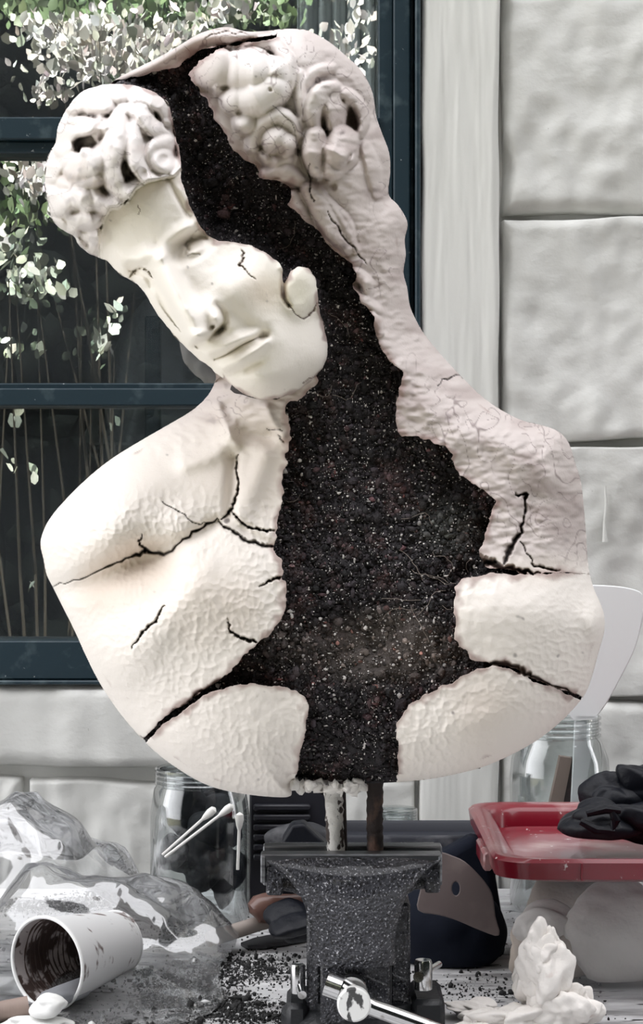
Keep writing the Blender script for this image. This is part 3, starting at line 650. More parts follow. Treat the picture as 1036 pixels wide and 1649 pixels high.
def sample(A, i, j):
    i = np.clip(i, 0, NU-1.001); j = np.clip(j, 0, NV-1.001); a = i.astype(int); b = j.astype(int); fi = i-a; fj = j-b
    return A[b, a]*(1-fi)*(1-fj)+A[b, a+1]*fi*(1-fj)+A[b+1, a]*(1-fi)*fj+A[b+1, a+1]*fi*fj
def unproj(u, v, y):
    t = (D+y)/F; return np.stack([(u-518)*t, y, CZ+(824-v)*t], -1)
def mesh_piece(name, S, H, col, thick, step=1, shrink=6.0, meet=False, off=0.0):
    """closed-edged solid piece: sculpted front, side walls running back"""
    S = S[::step, ::step]; jn, in_ = S.shape
    gy, gx = np.gradient(S); g = np.sqrt(gx**2+gy**2)+1e-6
    ok = S > -ST*step*0.9; ins = S > 0
    c_in = ins[:-1, :-1] | ins[1:, :-1] | ins[:-1, 1:] | ins[1:, 1:]
    c_ok = ok[:-1, :-1] & ok[1:, :-1] & ok[:-1, 1:] & ok[1:, 1:] & c_in
    J, I = np.nonzero(c_ok); idx = np.arange(jn*in_).reshape(jn, in_)
    q = np.stack([idx[J, I], idx[J+1, I], idx[J+1, I+1], idx[J, I+1]], -1)
    used, inv = np.unique(q.ravel(), return_inverse=True); q = inv.reshape(-1, 4)
    jj, ii = used//in_, used % in_
    s = S[jj, ii]; m_ = np.minimum(s, 0)
    fi = ii - gx[jj, ii]/g[jj, ii]*m_/(ST*step); fj = jj - gy[jj, ii]/g[jj, ii]*m_/(ST*step)
    u = U0+fi*ST*step; v = V0+fj*ST*step
    h = sample(H, fi*step, fj*step)-off
    nrm = np.stack([gx[jj, ii]/g[jj, ii], gy[jj, ii]/g[jj, ii]], -1)
    V = unproj(u, v, -h)
    C = np.stack([sample(col[..., k], fi*step, fj*step) for k in range(3)], -1)
    # boundary edges
    e = np.concatenate([q[:, [0, 1]], q[:, [1, 2]], q[:, [2, 3]], q[:, [3, 0]]])
    key = np.sort(e, 1); key = key[:, 0].astype(np.int64)*len(used)+key[:, 1]
    _, first, cnt = np.unique(key, return_index=True, return_counts=True); be = e[first[cnt == 1]]
    bv = np.unique(be); mp = np.full(len(used), -1); mp[bv] = np.arange(len(bv))
    walls = []; base = len(V); Vs = [V]; Cs = [C]; prev = np.arange(len(used))
    for k, (fr, sh) in enumerate(((0.12, 0.15), (0.5, 0.5), (1.0, 1.0))):
        uw = u[bv]+nrm[bv, 0]*shrink*sh; vw = v[bv]+nrm[bv, 1]*shrink*sh
        rimv = (sample(SIL, fi[bv]*step, fj[bv]*step) < 4) & meet      # outline of the bust: run back to meet the back shell
        yb_ = -sample(BACK, fi[bv]*step, fj[bv]*step)+.001
        uw = np.where(rimv, u[bv]+nrm[bv, 0]*.5*(k > 0), uw); vw = np.where(rimv, v[bv]+nrm[bv, 1]*.5*(k > 0), vw)
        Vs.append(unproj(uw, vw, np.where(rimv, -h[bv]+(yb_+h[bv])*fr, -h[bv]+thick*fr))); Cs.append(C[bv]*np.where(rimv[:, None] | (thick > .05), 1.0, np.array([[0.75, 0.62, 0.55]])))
        cur = np.full(len(used), -1); cur[bv] = base+k*len(bv)+np.arange(len(bv))
        walls.append(np.stack([be[:, 1] if k == 0 else prev[be[:, 1]], be[:, 0] if k == 0 else prev[be[:, 0]], cur[be[:, 0]], cur[be[:, 1]]], -1)); prev = cur
    return np_mesh(name, np.concatenate(Vs), [q]+walls, np.concatenate(Cs))

# plaster colours plus one tan patch with painted shade: cream chest, pinkish weathered back, soil rubbed into cracks
def mixc(C, c, f): return C*(1-f[..., None])+np.array(c, np.float32)*f[..., None]
n1 = fnoise(HA.shape, 26, 60); n2 = fnoise(HA.shape, 7, 61, .6, 1.4); n3 = fnoise(HA.shape, 60, 62); n4 = fnoise(HA.shape, 2.2, 63)
cream = np.array((0.82, 0.765, 0.71), np.float32)
colA = np.ones(HA.shape+(3,), np.float32)*cream
back = np.clip((UU-455)/90, 0, 1)*np.clip((925-VV)/40, 0, 1); back = np.maximum(back, np.clip((720-VV)/80, 0, 1))
colA = mixc(colA, (0.58, 0.515, 0.49), back); colA = mixc(colA, (0.36, 0.29, 0.275), np.clip(n2*.6+n1*.3-0.3, 0, 1)*back*0.6)
colA = mixc(colA, (0.62, 0.50, 0.41), np.clip(n3*.5+n1*.3+.1, 0, 1)*(1-back)*0.42)
colA = mixc(colA, (0.66, 0.53, 0.43), np.clip(1-((UU-190)/90)**2-((VV-915)/75)**2+.4*n1, 0, 1)*.5)  # tan patch: shade of the shoulder hollow painted in, together with stain
colA = mixc(colA, (0.30, 0.25, 0.24), np.clip(n4*.5+n2*.5-1.35, 0, 1)*back*.9)
colA = mixc(colA, (0.76, 0.72, 0.69), np.clip(1-((UU-420)/120)**2-((VV-150)/110)**2, 0, 1))
vein = np.clip(1-np.abs(fnoise(HA.shape, 6, 67, 1.2, .8))/.10, 0, 1)*np.clip(fnoise(HA.shape, 22, 68)-.1, 0, 1)
vein2 = np.clip(1-np.abs(fnoise(HA.shape, 3.5, 69))/.14, 0, 1)*np.clip(fnoise(HA.shape, 12, 64)-.2, 0, 1)
colA = mixc(colA, (0.22, 0.17, 0.165), np.clip((vein+vein2)*back, 0, .8))
colA = mixc(colA, (0.12, 0.10, 0.10), np.clip(n4-2.9, 0, 1)*.8)
colA = mixc(colA, (0.04, 0.03, 0.03), np.clip(CA, 0, 1)*0.93)
colB = np.ones(HA.shape+(3,), np.float32)*np.array((0.85, 0.80, 0.735), np.float32)
colB = mixc(colB, (0.70, 0.655, 0.63), np.clip(hairB/3, 0, 1)); colB = mixc(colB, (0.50, 0.42, 0.38), np.clip(n2*.5+n1*.3-.55, 0, 1)*np.clip(hairB/3, 0, 1)*.6)
colB = mixc(colB, (0.25, 0.20, 0.19), np.clip((vein*.7+vein2*.7)*np.clip(hairB/4, 0, 1), 0, .7))
colB = mixc(colB, (0.50, 0.46, 0.45), np.clip(n4*.6+n1*.8-1.1, 0, .75)*np.clip(hairB/4, 0, 1))
colB = mixc(colB, (0.64, 0.62, 0.42), np.exp(-((UU-440)/40)**2-((VV-465)/40)**2)*.28+np.exp(-((UU-485)/24)**2-((VV-470)/38)**2)*.35)
colB = mixc(colB, (0.74, 0.60, 0.47), np.exp(-((UU-425)/34)**2-((VV-470)/30)**2)*.45)
colB = mixc(colB, (0.12, 0.10, 0.10), np.clip(n4-2.9, 0, 1)*.8); colB = mixc(colB, (0.10, 0.035, 0.02), CB*.95)
# soil rubbed on to the broken edges
edge_noise = fnoise(HA.shape, 3.5, 66)
def dirty_edge(col, S, lo=9.0):
    f = np.clip(1-(S+edge_noise*3-1)/lo, 0, 1)*(SIL > 12)*0.75
    return mixc(col, (0.30, 0.20, 0.18), f)

bust = empty('bust_sculpture', (0, 0.0, TZ+0.145))
tag(bust, 'large cream plaster bust with leaning head, split open and filled with dark soil', 'sculpture')
plaster = material('cast_plaster', (0.8, 0.74, 0.66), 0.48, spec=0.35, attr='col', bump=[(420, 0.25, 0.0010, (1, 1, 1)), (1300, 0.15, 0.0004, (1, 1, 1))])
labels = {'top_lock': 'grey-white lock of hair along the top of the head', 'back_hair_and_shoulder': 'weathered pinkish curls, neck and shoulder',
          'chest_piece': 'cream chest piece', 'lower_chest_piece': 'cream lower chest piece', 'lower_side_piece': 'cream lower side piece', 'shoulder_and_chest': 'dimpled cream shoulder and chest with cracks'}
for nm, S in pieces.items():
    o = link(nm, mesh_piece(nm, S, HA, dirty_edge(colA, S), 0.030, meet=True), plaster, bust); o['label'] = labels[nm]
Sh = np.minimum(HEAD+jit*.35, 99)
o = link('face', mesh_piece('face', np.minimum(Sh, -hairB+1.5), HB, dirty_edge(colB, Sh, 5), 0.06, shrink=5, meet=True), plaster, bust); o['label'] = 'smooth cream face looking down'
o = link('front_hair', mesh_piece('front_hair', np.minimum(Sh, hairB+1.5), HB, dirty_edge(colB, Sh, 4), 0.06, shrink=5, meet=True), plaster, bust); o['label'] = 'white curls over the forehead'

# ---- soil core and the closed back of the bust
comp = np.where(HEAD > 0, HBs, HAs)
HS = blur2(np.where(SIL > 0, comp, HAs), 14/ST)-0.020
deep = np.minimum(np.clip(SIL/25, 0, 1), 1); HS -= 0.006
sd1 = fnoise(HS.shape, 2.2, 70); HS += 0.0013*fnoise(HS.shape, 5, 71)+0.0022*fnoise(HS.shape, 16, 72)+0.0007*sd1
bump(HS, 600, 1040, 70, 50, -.010)
ridge(HS, [(650,1150),(700,1100),(760,1050)], 30, -.006); ridge(HS, [(800,850),(770,905),(730,950)], 22, -.010)
dust = np.clip(1.15-((UU-590)/150)**2-((VV-1040)/70)**2+0.35*n1, 0, 1)
grn = np.clip(1-((UU-735)/75)**2-((VV-860)/65)**2+.3*n1, 0, 1)
colS = np.ones(HS.shape+(3,), np.float32)*np.array((0.012, 0.0095, 0.0115), np.float32)
colS = mixc(colS, (0.045, 0.026, 0.026), np.clip(fnoise(HS.shape, 6, 73)-.6, 0, 1)*.7)
colS = mixc(colS, (0.10, 0.082, 0.072), dust*.75); colS = mixc(colS, (0.04, 0.043, 0.038), grn*.8)
soilm = material('dark_potting_soil', (0.01, 0.01, 0.012), 0.62, spec=0.55, attr='col', bump=[(500, 0.7, 0.003, (1, 1, 1)), (1500, .5, .001, (1, 1, 1))])
band = SIL-np.where(VV > 1235, 0, 5)-np.where((VV > 150) & (VV < 630) & (UU < 440), 22, 0)
soil = link('soil_core', mesh_piece('soil_core', band, HS, colS, 0.03, step=1, shrink=2), soilm, bust, smooth=False)
covered = np.maximum.reduce([*pieces.values(), HEAD])
r = np.random.default_rng(5)
def scatter(n, cond, sz):
    i = r.integers(2, NU-2, n*12); j = r.integers(2, NV-2, n*12); keep = cond(i, j); i, j = i[keep][:n], j[keep][:n]
    return i, j
i, j = scatter(16000, lambda i, j: (band[j, i] > 2) & (covered[j, i] < 2) & (r.random(len(i)) > dust[j, i]*.75), 0)
rad = np.clip(r.lognormal(0.75, 0.45, len(i)), 1.0, 7.5)/2000
c = unproj(U0+i*ST, V0+j*ST, -HS[j, i]-rad*0.3)
tone = np.clip(r.lognormal(.1, .75, (len(i), 1)), .3, 9)
cols = colS[j, i]*tone*np.where(r.random((len(i), 1)) < .06, np.array([[2.4, 1.5, 1.4]]), 1)
clods = link('soil_crumbs', lumps(c, rad, 9, 1, cols), soilm, bust, smooth=False); clods['kind'] = 'stuff'
i, j = scatter(7000, lambda i, j: (band[j, i] > 2) & (covered[j, i] < 0), 0)
rad = np.clip(r.lognormal(-.55, .55, len(i)), .35, 3.2)/2000
cols = np.ones((len(i), 3))*r.uniform(.15, .85, (len(i), 1))*np.array([[1, .95, .92]])
speckm = material('pale_soil_grit', (0.5, 0.5, 0.5), 0.5, attr='col')
o = link('perlite_grit', lumps(unproj(U0+i*ST, V0+j*ST, -HS[j, i]-0.0022), rad, 10, 1, cols, .45), speckm, bust, smooth=False); o['kind'] = 'stuff'; o['label'] = 'white grit in the soil'
# fine roots
rootm = material('dry_rootlet', (0.26, 0.22, 0.19), 0.7)
mb = MB()
for k in range(40):
    if k < 14: a, b = r.uniform(660, 790), r.uniform(885, 1010)
    else: a, b = r.uniform(300, 700), r.uniform(180, 1000)
    ang = r.uniform(0, 6.28); pts = []
    for q in range(9):
        ii_, jj_ = int((a-U0)/ST), int((b-V0)/ST)
        if not (0 <= ii_ < NU and 0 <= jj_ < NV) or covered[jj_, ii_] > -3 or band[jj_, ii_] < 3: break
        pts.append(tuple(unproj(a, b, -HS[jj_, ii_]-0.003-0.002*r.random()))); ang += r.normal(0, .5); a += 8*math.cos(ang); b += 8*math.sin(ang)
    if len(pts) > 3: mb.tube(pts, 0.00018, 4)
o = mb.build('rootlets', rootm, bust); o['kind'] = 'stuff'
# back shell
B_ = SIL[::5, ::5]
colK = np.ones(HA.shape+(3,), np.float32)*np.array((0.66, 0.60, 0.57), np.float32)
me = mesh_piece('back_shell', SIL-.5, BACK, colK, -0.004, step=4, shrink=0)
o = link('back_shell', me, plaster, bust); o['label'] = 'rounded plaster back of the bust'
# iron rods and the plaster lip where they leave the soil
rust = material('rusty_rod', (0.035, 0.026, 0.024), 0.75, metal=0.2, mix=[((0.13, 0.075, 0.055), 90, .52, .7, (1, 1, .6)), ((0.012, 0.01, 0.01), 60, .55, .7, (1, 1, 1))], bump=[(200, .8, .002, (1, 1, 1))])
prod = material('plaster_smeared_rod', (0.72, 0.70, 0.66), 0.6, mix=[((0.05, 0.035, 0.03), 110, .52, .56, (1.3, 1, .7))], bump=[(200, .8, .002, (1, 1, 1))])
def rod(u0, u1, name, mat, rad, seed):
    b = MB(); N = 22; p0 = Vector(P(u0, 1225, -0.04)); p1 = Vector(P(u1, 1376, -0.04)); g = random.Random(seed); pts = []; rr = []
    for q in range(N):
        t = q/(N-1); pts.append(p0.lerp(p1, t)+Vector((g.uniform(-.0004, .0004), g.uniform(-.0004, .0004), 0))); rr.append(rad*(1+.10*(q % 2)))
    b.tube(pts, rr, 14); return b.build(name, mat, bust, True)
rod(536, 541, 'support_rod', prod, 0.0068, 1); rod(604, 604, 'support_rod', rust, 0.0062, 2)
MB().tube([P(549, 1268, -.033), P(552, 1376, -.033)], 0.0040, 10).build('support_rod', rust, bust, True)
v_, f_ = ico(3); lip = []
g = np.random.default_rng(8)
cs = [P(476+k*1.75+g.normal(0, 1), 1265+g.normal(0, 2.2)+(5 if 515 < 476+k*1.75 < 560 else 0), -0.074+g.normal(0, .004)) for k in range(58)]
o = link('plaster_lip', lumps(cs, g.uniform(.0018, .0042, len(cs)), 4, 2, None, .5, .22), material('raw_plaster', (0.74, 0.71, 0.67), .6, bump=[(300, .6, .002, (1, 1, 1))]), bust)
o['label'] = 'white plaster lip under the soil'

# ================================================================ the vise
vise = empty('bench_vise', (0.0, 0.0, TZ)); tag(vise, 'black hammered-paint bench vise clamping the iron rods under the bust', 'vise')
iron = material('hammered_black_paint', (0.045, 0.046, 0.055), 0.33, metal=.65, spec=0.9, mix=[((0.55, 0.55, 0.58), 620, .58, .68, (1, 1, 1)), ((.01, .01, .012), 420, .52, .62, (1, 1, 1))], bump=[(420, 1.0, .0085, (1, 1, 1))], coat=.4)  # pale specks in the colour imitate glints of the hammered finish
steel = material('scratched_steel', (0.20, 0.205, 0.215), 0.38, metal=.9, mix=[((0.05, 0.05, 0.055), 70, .5, .7, (.3, 1, 3))], bump=[(200, .4, .001, (1, 1, 1))])
chrome = material('chrome', (0.62, 0.62, 0.62), 0.16, metal=1.0, mix=[((0.28, 0.26, 0.24), 90, .58, .7, (1, 1, 1))])
blackm = material('black_base_paint', (0.012, 0.013, 0.015), 0.42, bump=[(200, .5, .002, (1, 1, 1))])
def Q(u, v, y): p = P(u, v, y); return (p[0], p[2])
yf = -0.060
jaw = [(429,1440),(429,1392),(709,1392),(709,1432),(702,1432),(686,1432),(668,1434),(655,1442),(640,1452),(630,1472),(622,1500),(620,1545),(517,1545),(515,1500),(507,1480),(498,1460),(487,1446),(472,1438),(452,1434),(446,1436)]
jaw = [(u, v) for u, v in jaw]
MB().prism([Q(u, v, yf) for u, v in jaw], yf, yf+0.045).build('movable_jaw', iron, vise, True, bevel=.004)
MB().prism([Q(u, v, yf) for u, v in [(429,1392),(709,1392),(709,1436),(684,1436),(684,1412),(456,1412),(456,1440),(429,1440)]], yf-.006, yf+.01).build('jaw_rim', iron, vise, True, bevel=.0025)
# concave web from the jaw down into the slide
wb = MB(); rows = []
for v, hw, dy in [(1394,134,-.003),(1398,122,-.006),(1404,103,-.010),(1413,86,-.013),(1425,74,-.014),(1440,66,-.014),(1460,59,-.012),(1485,53,-.009),(1515,51,-.008),(1545,51,-.008)]:
    rows.append([(px(569+hw*s, yf), yf+dy-(.010*(1-abs(s)**2.0)), CZ+(824-v)*(D+yf)/F) for s in np.linspace(-1, 1, 17)])
for rr_ in rows: wb.v += rr_
wb.f = [(a*17+b, a*17+b+1, a*17+18+b, a*17+17+b) for a in range(len(rows)-1) for b in range(16)]
o = wb.build('jaw_web', iron, vise, True); o.modifiers.new('t', 'SOLIDIFY').thickness = -.012
MB().box((px(420, -.062), -.064, pz(1396, -.06)), (px(712, -.062), -.046, pz(1374, -.06)), .001).build('jaw_plate', steel, vise)
MB().box((px(420, -.062), -.066, pz(1420, -.06)), (px(429, -.062), -.05, pz(1376, -.06)), .001).build('jaw_plate_edge', steel, vise)
MB().box((px(706, -.062), -.066, pz(1418, -.06)), (px(712, -.062), -.05, pz(1376, -.06)), .001).build('jaw_plate_edge', steel, vise)
MB().box((px(424, -.03), -.033, pz(1425, -.03)), (px(712, -.03), -.015, pz(1358, -.02)), .001).build('jaw_plate', steel, vise)
MB().box((px(424, -.02), -.015, pz(1430, -.02)), (px(712, -.02), .035, pz(1366, -.0)), .004).build('fixed_jaw', iron, vise, True)
MB().box((px(494, -.03), -.035, TZ+.012), (px(517, -.03), .07, pz(1458, -.03)), .0025).build('body_cheek', iron, vise, True)
MB().box((px(628, -.03), -.035, TZ+.012), (px(661, -.03), .07, pz(1452, -.03)), .0025).build('body_cheek', iron, vise, True)
MB().box((px(516, -.055), -.058, TZ+.015), (px(628, -.055), .06, pz(1553, -.055)), .002).build('slide', iron, vise, True)
MB().box((px(514, -.065), -.066, pz(1553, -.065)), (px(628, -.065), -.03, pz(1541, -.065)), .0015).build('slide_cap', steel, vise, True)
MB().box((px(624, -.03), -.05, TZ+.015), (px(630, -.03), -.03, pz(1500, -.03)), .001).build('slide_gib', blackm, vise)
MB().lathe([(.066, 0), (.066, .012), (.058, .020), (.052, .021), (.052, .026)], 48, Matrix.Translation((px(585, 0), -.0, TZ))).build('swivel_base', blackm, vise, True)
MB().box((px(462, 0), -.042, TZ+.001), (px(497, 0), .02, TZ+.027), .004).build('swivel_base_lug', blackm, vise, True)
MB().box((px(660, 0), -.042, TZ+.001), (px(712, 0), .03, TZ+.030), .004).build('swivel_base_lug', blackm, vise, True)
def nut(u, v0, v1, r_, y, name='lock_nut'):
    zb, zt = pz(v1, y), pz(v0, y)
    n = MB().lathe([(r_, 0), (r_*1.02, .002), (r_*1.02, zt-zb-.002), (r_*.9, zt-zb), (r_*.3, zt-zb-.001)], 24, Matrix.Translation((px(u, y), y, zb))).build(name, chrome, vise, True)
    return n
nut(480, 1552, 1598, .0058, -.03); nut(682, 1545, 1592, .0070, -.03)
MB().tube([P(484, 1590, -.042), P(487, 1602, -.055)], .0035, 12).build('nut_handle', chrome, vise, True)
MB().tube([P(676, 1572, -.038), P(674, 1573, -.046)], [.0042, .0042], 14).tube([P(690, 1562, -.03), P(708, 1552, -.015)], .0026, 12).build('nut_handle', chrome, vise, True)
hub = Matrix.Translation(P(570, 1607, -.085)) @ Matrix.Rotation(math.radians(90), 4, 'X') @ Matrix.Rotation(math.radians(12), 4, 'X')
MB().lathe([(.010, -.045), (.0105, -.004), (.0125, 0), (.0125, .010), (.0118, .0115), (.0, .0117)], 32, Matrix.Translation(P(566, 1592, -.075)) @ Matrix.Rotation(math.radians(90), 4, 'X')).build('screw_end', chrome, vise, True)
facem = material('chipped_white_metal', (0.72, 0.72, 0.70), .45, mix=[((0.06, 0.06, 0.06), 120, .60, .64, (1, 1, .5))])
MB().lathe([(.0118, 0), (.0128, .002), (.0128, .0145), (.0115, .016), (0, .0162)], 32, Matrix.Translation(P(570, 1613, -.098)) @ Matrix.Rotation(math.radians(84), 4, 'X')).build('handle_knob', facem, vise, True)
MB().tube([P(526, 1583, -.092), P(550, 1592, -.094)], [.0095, .0095], 20).build('handle_end', chrome, vise, True)
MB().tube([P(548, 1592, -.094), P(600, 1622, -.094), P(760, 1680, -.090)], .0066, 18).build('handle_bar', chrome, vise, True)

# ================================================================ red-lidded tub
tub = empty('storage_tub', (.32, .22, TZ)); tag(tub, 'clear plastic tub with a deep red lid at the right edge', 'container')
def rrect(x0, x1, y0, y1, rad, n=6):
    o = []
    for cx, cy, a0 in ((x1-rad, y1-rad, 0), (x0+rad, y1-rad, 90), (x0+rad, y0+rad, 180), (x1-rad, y0+rad, 270)):
        for k in range(n+1):
            a = math.radians(a0+90*k/n); o.append((cx+rad*math.cos(a), cy+rad*math.sin(a)))
    return o
def loft(mb, rings, cap=(False, False)):
    b0 = len(mb.v); n = len(rings[0])
    for rg in rings: mb.v += [tuple(p) for p in rg]
    for i in range(len(rings)-1):
        for k in range(n):
            k2 = (k+1) % n; mb.f.append((b0+i*n+k, b0+i*n+k2, b0+i*n+n+k2, b0+i*n+n+k))
    if cap[0]: mb.f.append(tuple(b0+k for k in range(n))[::-1])
    if cap[1]: mb.f.append(tuple(b0+(len(rings)-1)*n+k for k in range(n)))
    return mb
tubm = bpy.data.materials.new('cloudy_clear_plastic'); tubm.use_nodes = True
nt = tubm.node_tree; b = nt.nodes['Principled BSDF']; b.inputs['Base Color'].default_value = (.62, .63, .65, 1); b.inputs['Roughness'].default_value = .22; b.inputs['Alpha'].default_value = .17; b.inputs['Specular IOR Level'].default_value = .8
redm = material('dusty_red_plastic', (0.17, 0.004, 0.014), 0.28, spec=.5, mix=[((0.36, 0.22, 0.21), 14, .54, .72, (1, 1, 1)), ((.55, .5, .48), 120, .67, .72, (1, 1, 1))], coat=.3)
x0, x1, y0_, y1_ = .146, .60, .048, .375
ring = lambda i_, z, rad=.03: [(x, y, z) for x, y in rrect(x0+i_, x1-i_, y0_+i_, y1_-i_, rad)]
zl = TZ+.124
loft(MB(), [ring(.030, TZ+.002, .03), ring(.026, TZ+.006, .03), ring(.010, zl-.012)], (True, False)).build('body', tubm, tub, True)
loft(MB(), [ring(.007, zl-.018), ring(.0, zl-.016), ring(-.002, zl-.002), ring(.001, zl+.001), ring(.004, zl+.001), ring(.016, zl-.001), ring(.020, zl-.006), ring(.022, zl-.020), ring(.028, zl-.023)], (False, True)).build('lid', redm, tub, True)
MB().box((x0-.006, .12, zl-.022), (x0+.002, .20, zl-.006), .002).build('clip', redm, tub, True)
for (x, a) in ((.215, 0), (.275, 0), (.36, 0)): MB().box((x, y0_-.0035, zl-.016), (x+.0015, y0_, zl-.002)).build('lid_rib', redm, tub)
# contents
pack = material('white_soft_lumps', (0.66, 0.63, 0.60), .7, bump=[(60, .6, .004, (1, 1, 1))])
tanm = material('beige_clay_lump', (0.42, 0.36, 0.31), .7, bump=[(60, .6, .004, (1, 1, 1))])
for (u, v, y, r3, s_, mt, lab) in [(880, 1490, .13, (.028, .022, .020), 1, pack, 'small beige lump inside the tub, near its left end'), (895, 1560, .14, (.040, .03, .032), 2, tanm, 'round brown-grey lump at the bottom of the tub'), (1000, 1510, .13, (.050, .03, .046), 3, pack, 'large pale slab inside the tub, against its front'), (940, 1520, .20, (.05, .05, .04), 4, tanm, 'tan lump behind the others inside the tub')]:
    c = Vector(P(u, v, y)); c.z = max(c.z, TZ+.006+r3[2]*.9)
    o = link('plaster_lump', crumple(c, r3, s_, 2.0, .09, 4, TZ+.007), mt); tag(o, lab, 'plaster lump')
darkc = material('navy_black_nitrile', (0.004, 0.005, 0.009), .48, spec=.3, bump=[(80, .5, .003, (1, 1, 1))])
gv = empty('rubber_gloves', (.31, .22, zl-.020)); tag(gv, 'crumpled black rubber gloves lying on the red lid', 'gloves')
for (u, v, y, r3, s_) in [(965, 1318, .20, (.034, .03, .018), 5), (990, 1284, .25, (.024, .02, .026), 6), (1030, 1275, .25, (.026, .02, .026), 7), (1030, 1320, .20, (.04, .03, .018), 8)]:
    o = link('glove_fold', crumple(P(u, v, y), r3, s_, 1.5, .16, 5, zl-.017), darkc, gv); 
for pts in ([(935,1322),(960,1335),(990,1338)], [(985,1300),(992,1320),(985,1338)], [(945,1310),(975,1302),(1000,1305)]):
    MB().tube([P(u, v, .165) for u, v in pts], [.003, .0045, .003], 8).build('glove_cuff', darkc, gv, True)

# ================================================================ glass jars with their contents
jarm = bpy.data.materials.new('clear_jar_glass'); jarm.use_nodes = True
nt = jarm.node_tree; nt.nodes.clear(); o_ = nt.nodes.new('ShaderNodeOutputMaterial'); mx_ = nt.nodes.new('ShaderNodeMixShader'); g_ = nt.nodes.new('ShaderNodeBsdfGlossy'); t_ = nt.nodes.new('ShaderNodeBsdfTransparent'); fr = nt.nodes.new('ShaderNodeLayerWeight')
g_.inputs['Roughness'].default_value = .04; t_.inputs['Color'].default_value = (.90, .92, .92, 1); fr.inputs['Blend'].default_value = .35
nt.links.new(fr.outputs['Facing'], mx_.inputs[0]); nt.links.new(t_.outputs[0], mx_.inputs[1]); nt.links.new(g_.outputs[0], mx_.inputs[2]); nt.links.new(mx_.outputs[0], o_.inputs[0])
def jar(u, y, r_, h, label, neck=.78, wide=False):
    c = (px(u, y), y, TZ); t = empty('glass_jar', c); tag(t, label, 'jar')
    M_ = Matrix.Translation(c)
    body = [(r_*.9, .001), (r_, .008), (r_, h*.70), (r_*.97, h*.78), (r_*(neck+.06), h*.87), (r_*neck, h*.90), (r_*neck, h)]
    MB().lathe(body+[(r-.0025, z) for r, z in body[::-1]], 48, M_, cap=False).build('body', jarm, t, True)
    b = MB()
    for q, z in enumerate((.905, .935, .965, .995)):
        b.lathe([(r_*neck+.0002, h*z-.0022), (r_*neck+.0022, h*z-.001), (r_*neck+.0022, h*z+.001), (r_*neck+.0002, h*z+.0022)], 48, M_, cap=False)
    b.build('screw_thread', jarm, t, True); return Vector(c)
jc = jar(902, .47, .052, .200, 'clear glass jar standing behind the red-lidded tub at the right')
jl = jar(322, .40, .050, .155, 'clear glass jar stuffed with dark rags, below the left side of the bust', .86)
jar(637, .49, .022, .100, 'small clear glass seen between the iron rods under the bust', .96)
# white spatula, its blade up behind the bust, its foot in the jar
spm = material('white_translucent_plastic', (0.72, 0.73, 0.73), .35, spec=.5); spm.node_tree.nodes['Principled BSDF'].inputs['Subsurface Weight'].default_value = .2; spm.node_tree.nodes['Principled BSDF'].inputs['Subsurface Radius'].default_value = (.02, .02, .02)
sp = empty('plastic_scraper', tuple(P(900, 1300, .475))); tag(sp, 'large white plastic scraper blade standing in the right-hand jar', 'scraper')
bl = curve([(935,1165),(915,1150),(895,1100),(880,1040),(872,985),(880,952),(905,942),(950,941),(1000,944),(1030,952),(1037,966),(1036,990),(1024,1040),(1000,1090),(978,1130),(962,1152),(950,1165)], 4, True)
MB().prism([Q(u, v, .465) for u, v in bl], .462, .4665).build('blade', spm, sp, True, bevel=.0012)
MB().prism([Q(u, v, .47) for u, v in [(925,1150),(962,1150),(945,1260),(930,1400),(912,1400),(920,1260)]], .462, .468).build('handle', spm, sp, True, bevel=.001)
wood = material('pale_brown_wood', (0.27, 0.205, 0.175), .6, bump=[(90, .3, .001, (4, 1, .3))])
dwood = material('dark_brown_wood', (0.055, 0.045, 0.045), .6)
st = empty('wooden_batten', tuple(P(890, 1400, .50))); tag(st, 'short wooden batten with one dark side leaning in the right-hand jar', 'stick')
MB().prism([Q(u, v, .49) for u, v in [(902,1217),(921,1220),(886,1400),(862,1400)]], .486, .50).build('pale_side', wood, st)
MB().prism([Q(u, v, .49) for u, v in [(921.5,1220),(933,1222),(903,1400),(886.5,1400)]], .488, .503).build('dark_side', dwood, st)
# rags and swabs of the left jar
ragm = material('charcoal_rag', (0.022, 0.023, 0.027), .75, mix=[((0.11, 0.11, 0.115), 30, .55, .7, (1, 1, 1))], bump=[(60, .7, .004, (1, 1, 1))])
rg = empty('rag_bundle', (jl.x, jl.y, TZ+.01)); tag(rg, 'bundle of charcoal rags inside the left glass jar', 'rag')
for (u, v, dy, r3, s_) in [(300,1300,-.01,(.020,.02,.030),21),(345,1330,-.01,(.024,.02,.032),22),(320,1382,-.01,(.030,.02,.028),23),(360,1400,.0,(.02,.02,.03),24),(285,1372,-.01,(.018,.016,.018),25),(350,1280,.01,(.022,.02,.022),26)]:
    c = P(u, v, jl.y+dy); link('fold', crumple(c, r3, s_, 1.9, .16, 4, TZ+.004), ragm, rg)
cot = material('cotton_white', (0.74, 0.73, 0.70), .8); 
def swab(a, b, ya, yb, label, grp='cotton swabs'):
    t = empty('cotton_swab', P(*a, ya)); tag(t, label, 'cotton swab', grp); A, B = Vector(P(*a, ya)), Vector(P(*b, yb))
    MB().tube([A, B], .0016, 8).build('stick', cot, t, True)
    d = (B-A).normalized(); MB().tube([B-d*.012, B-d*.008, B-d*.002, B+d*.003, B+d*.005], [.0017, .0030, .0042, .0036, .0008], 12).build('tip', cot, t, True)
swab((262,1376), (341,1306), .335, .330, 'upper of two cotton swabs leaning side by side at the left jar'); swab((266,1380), (369,1301), .325, .322, 'lower, longer of two cotton swabs leaning side by side at the left jar')
swab((383,1400), (386,1316), .335, .335, 'single cotton swab standing upright at the right side of the left jar')
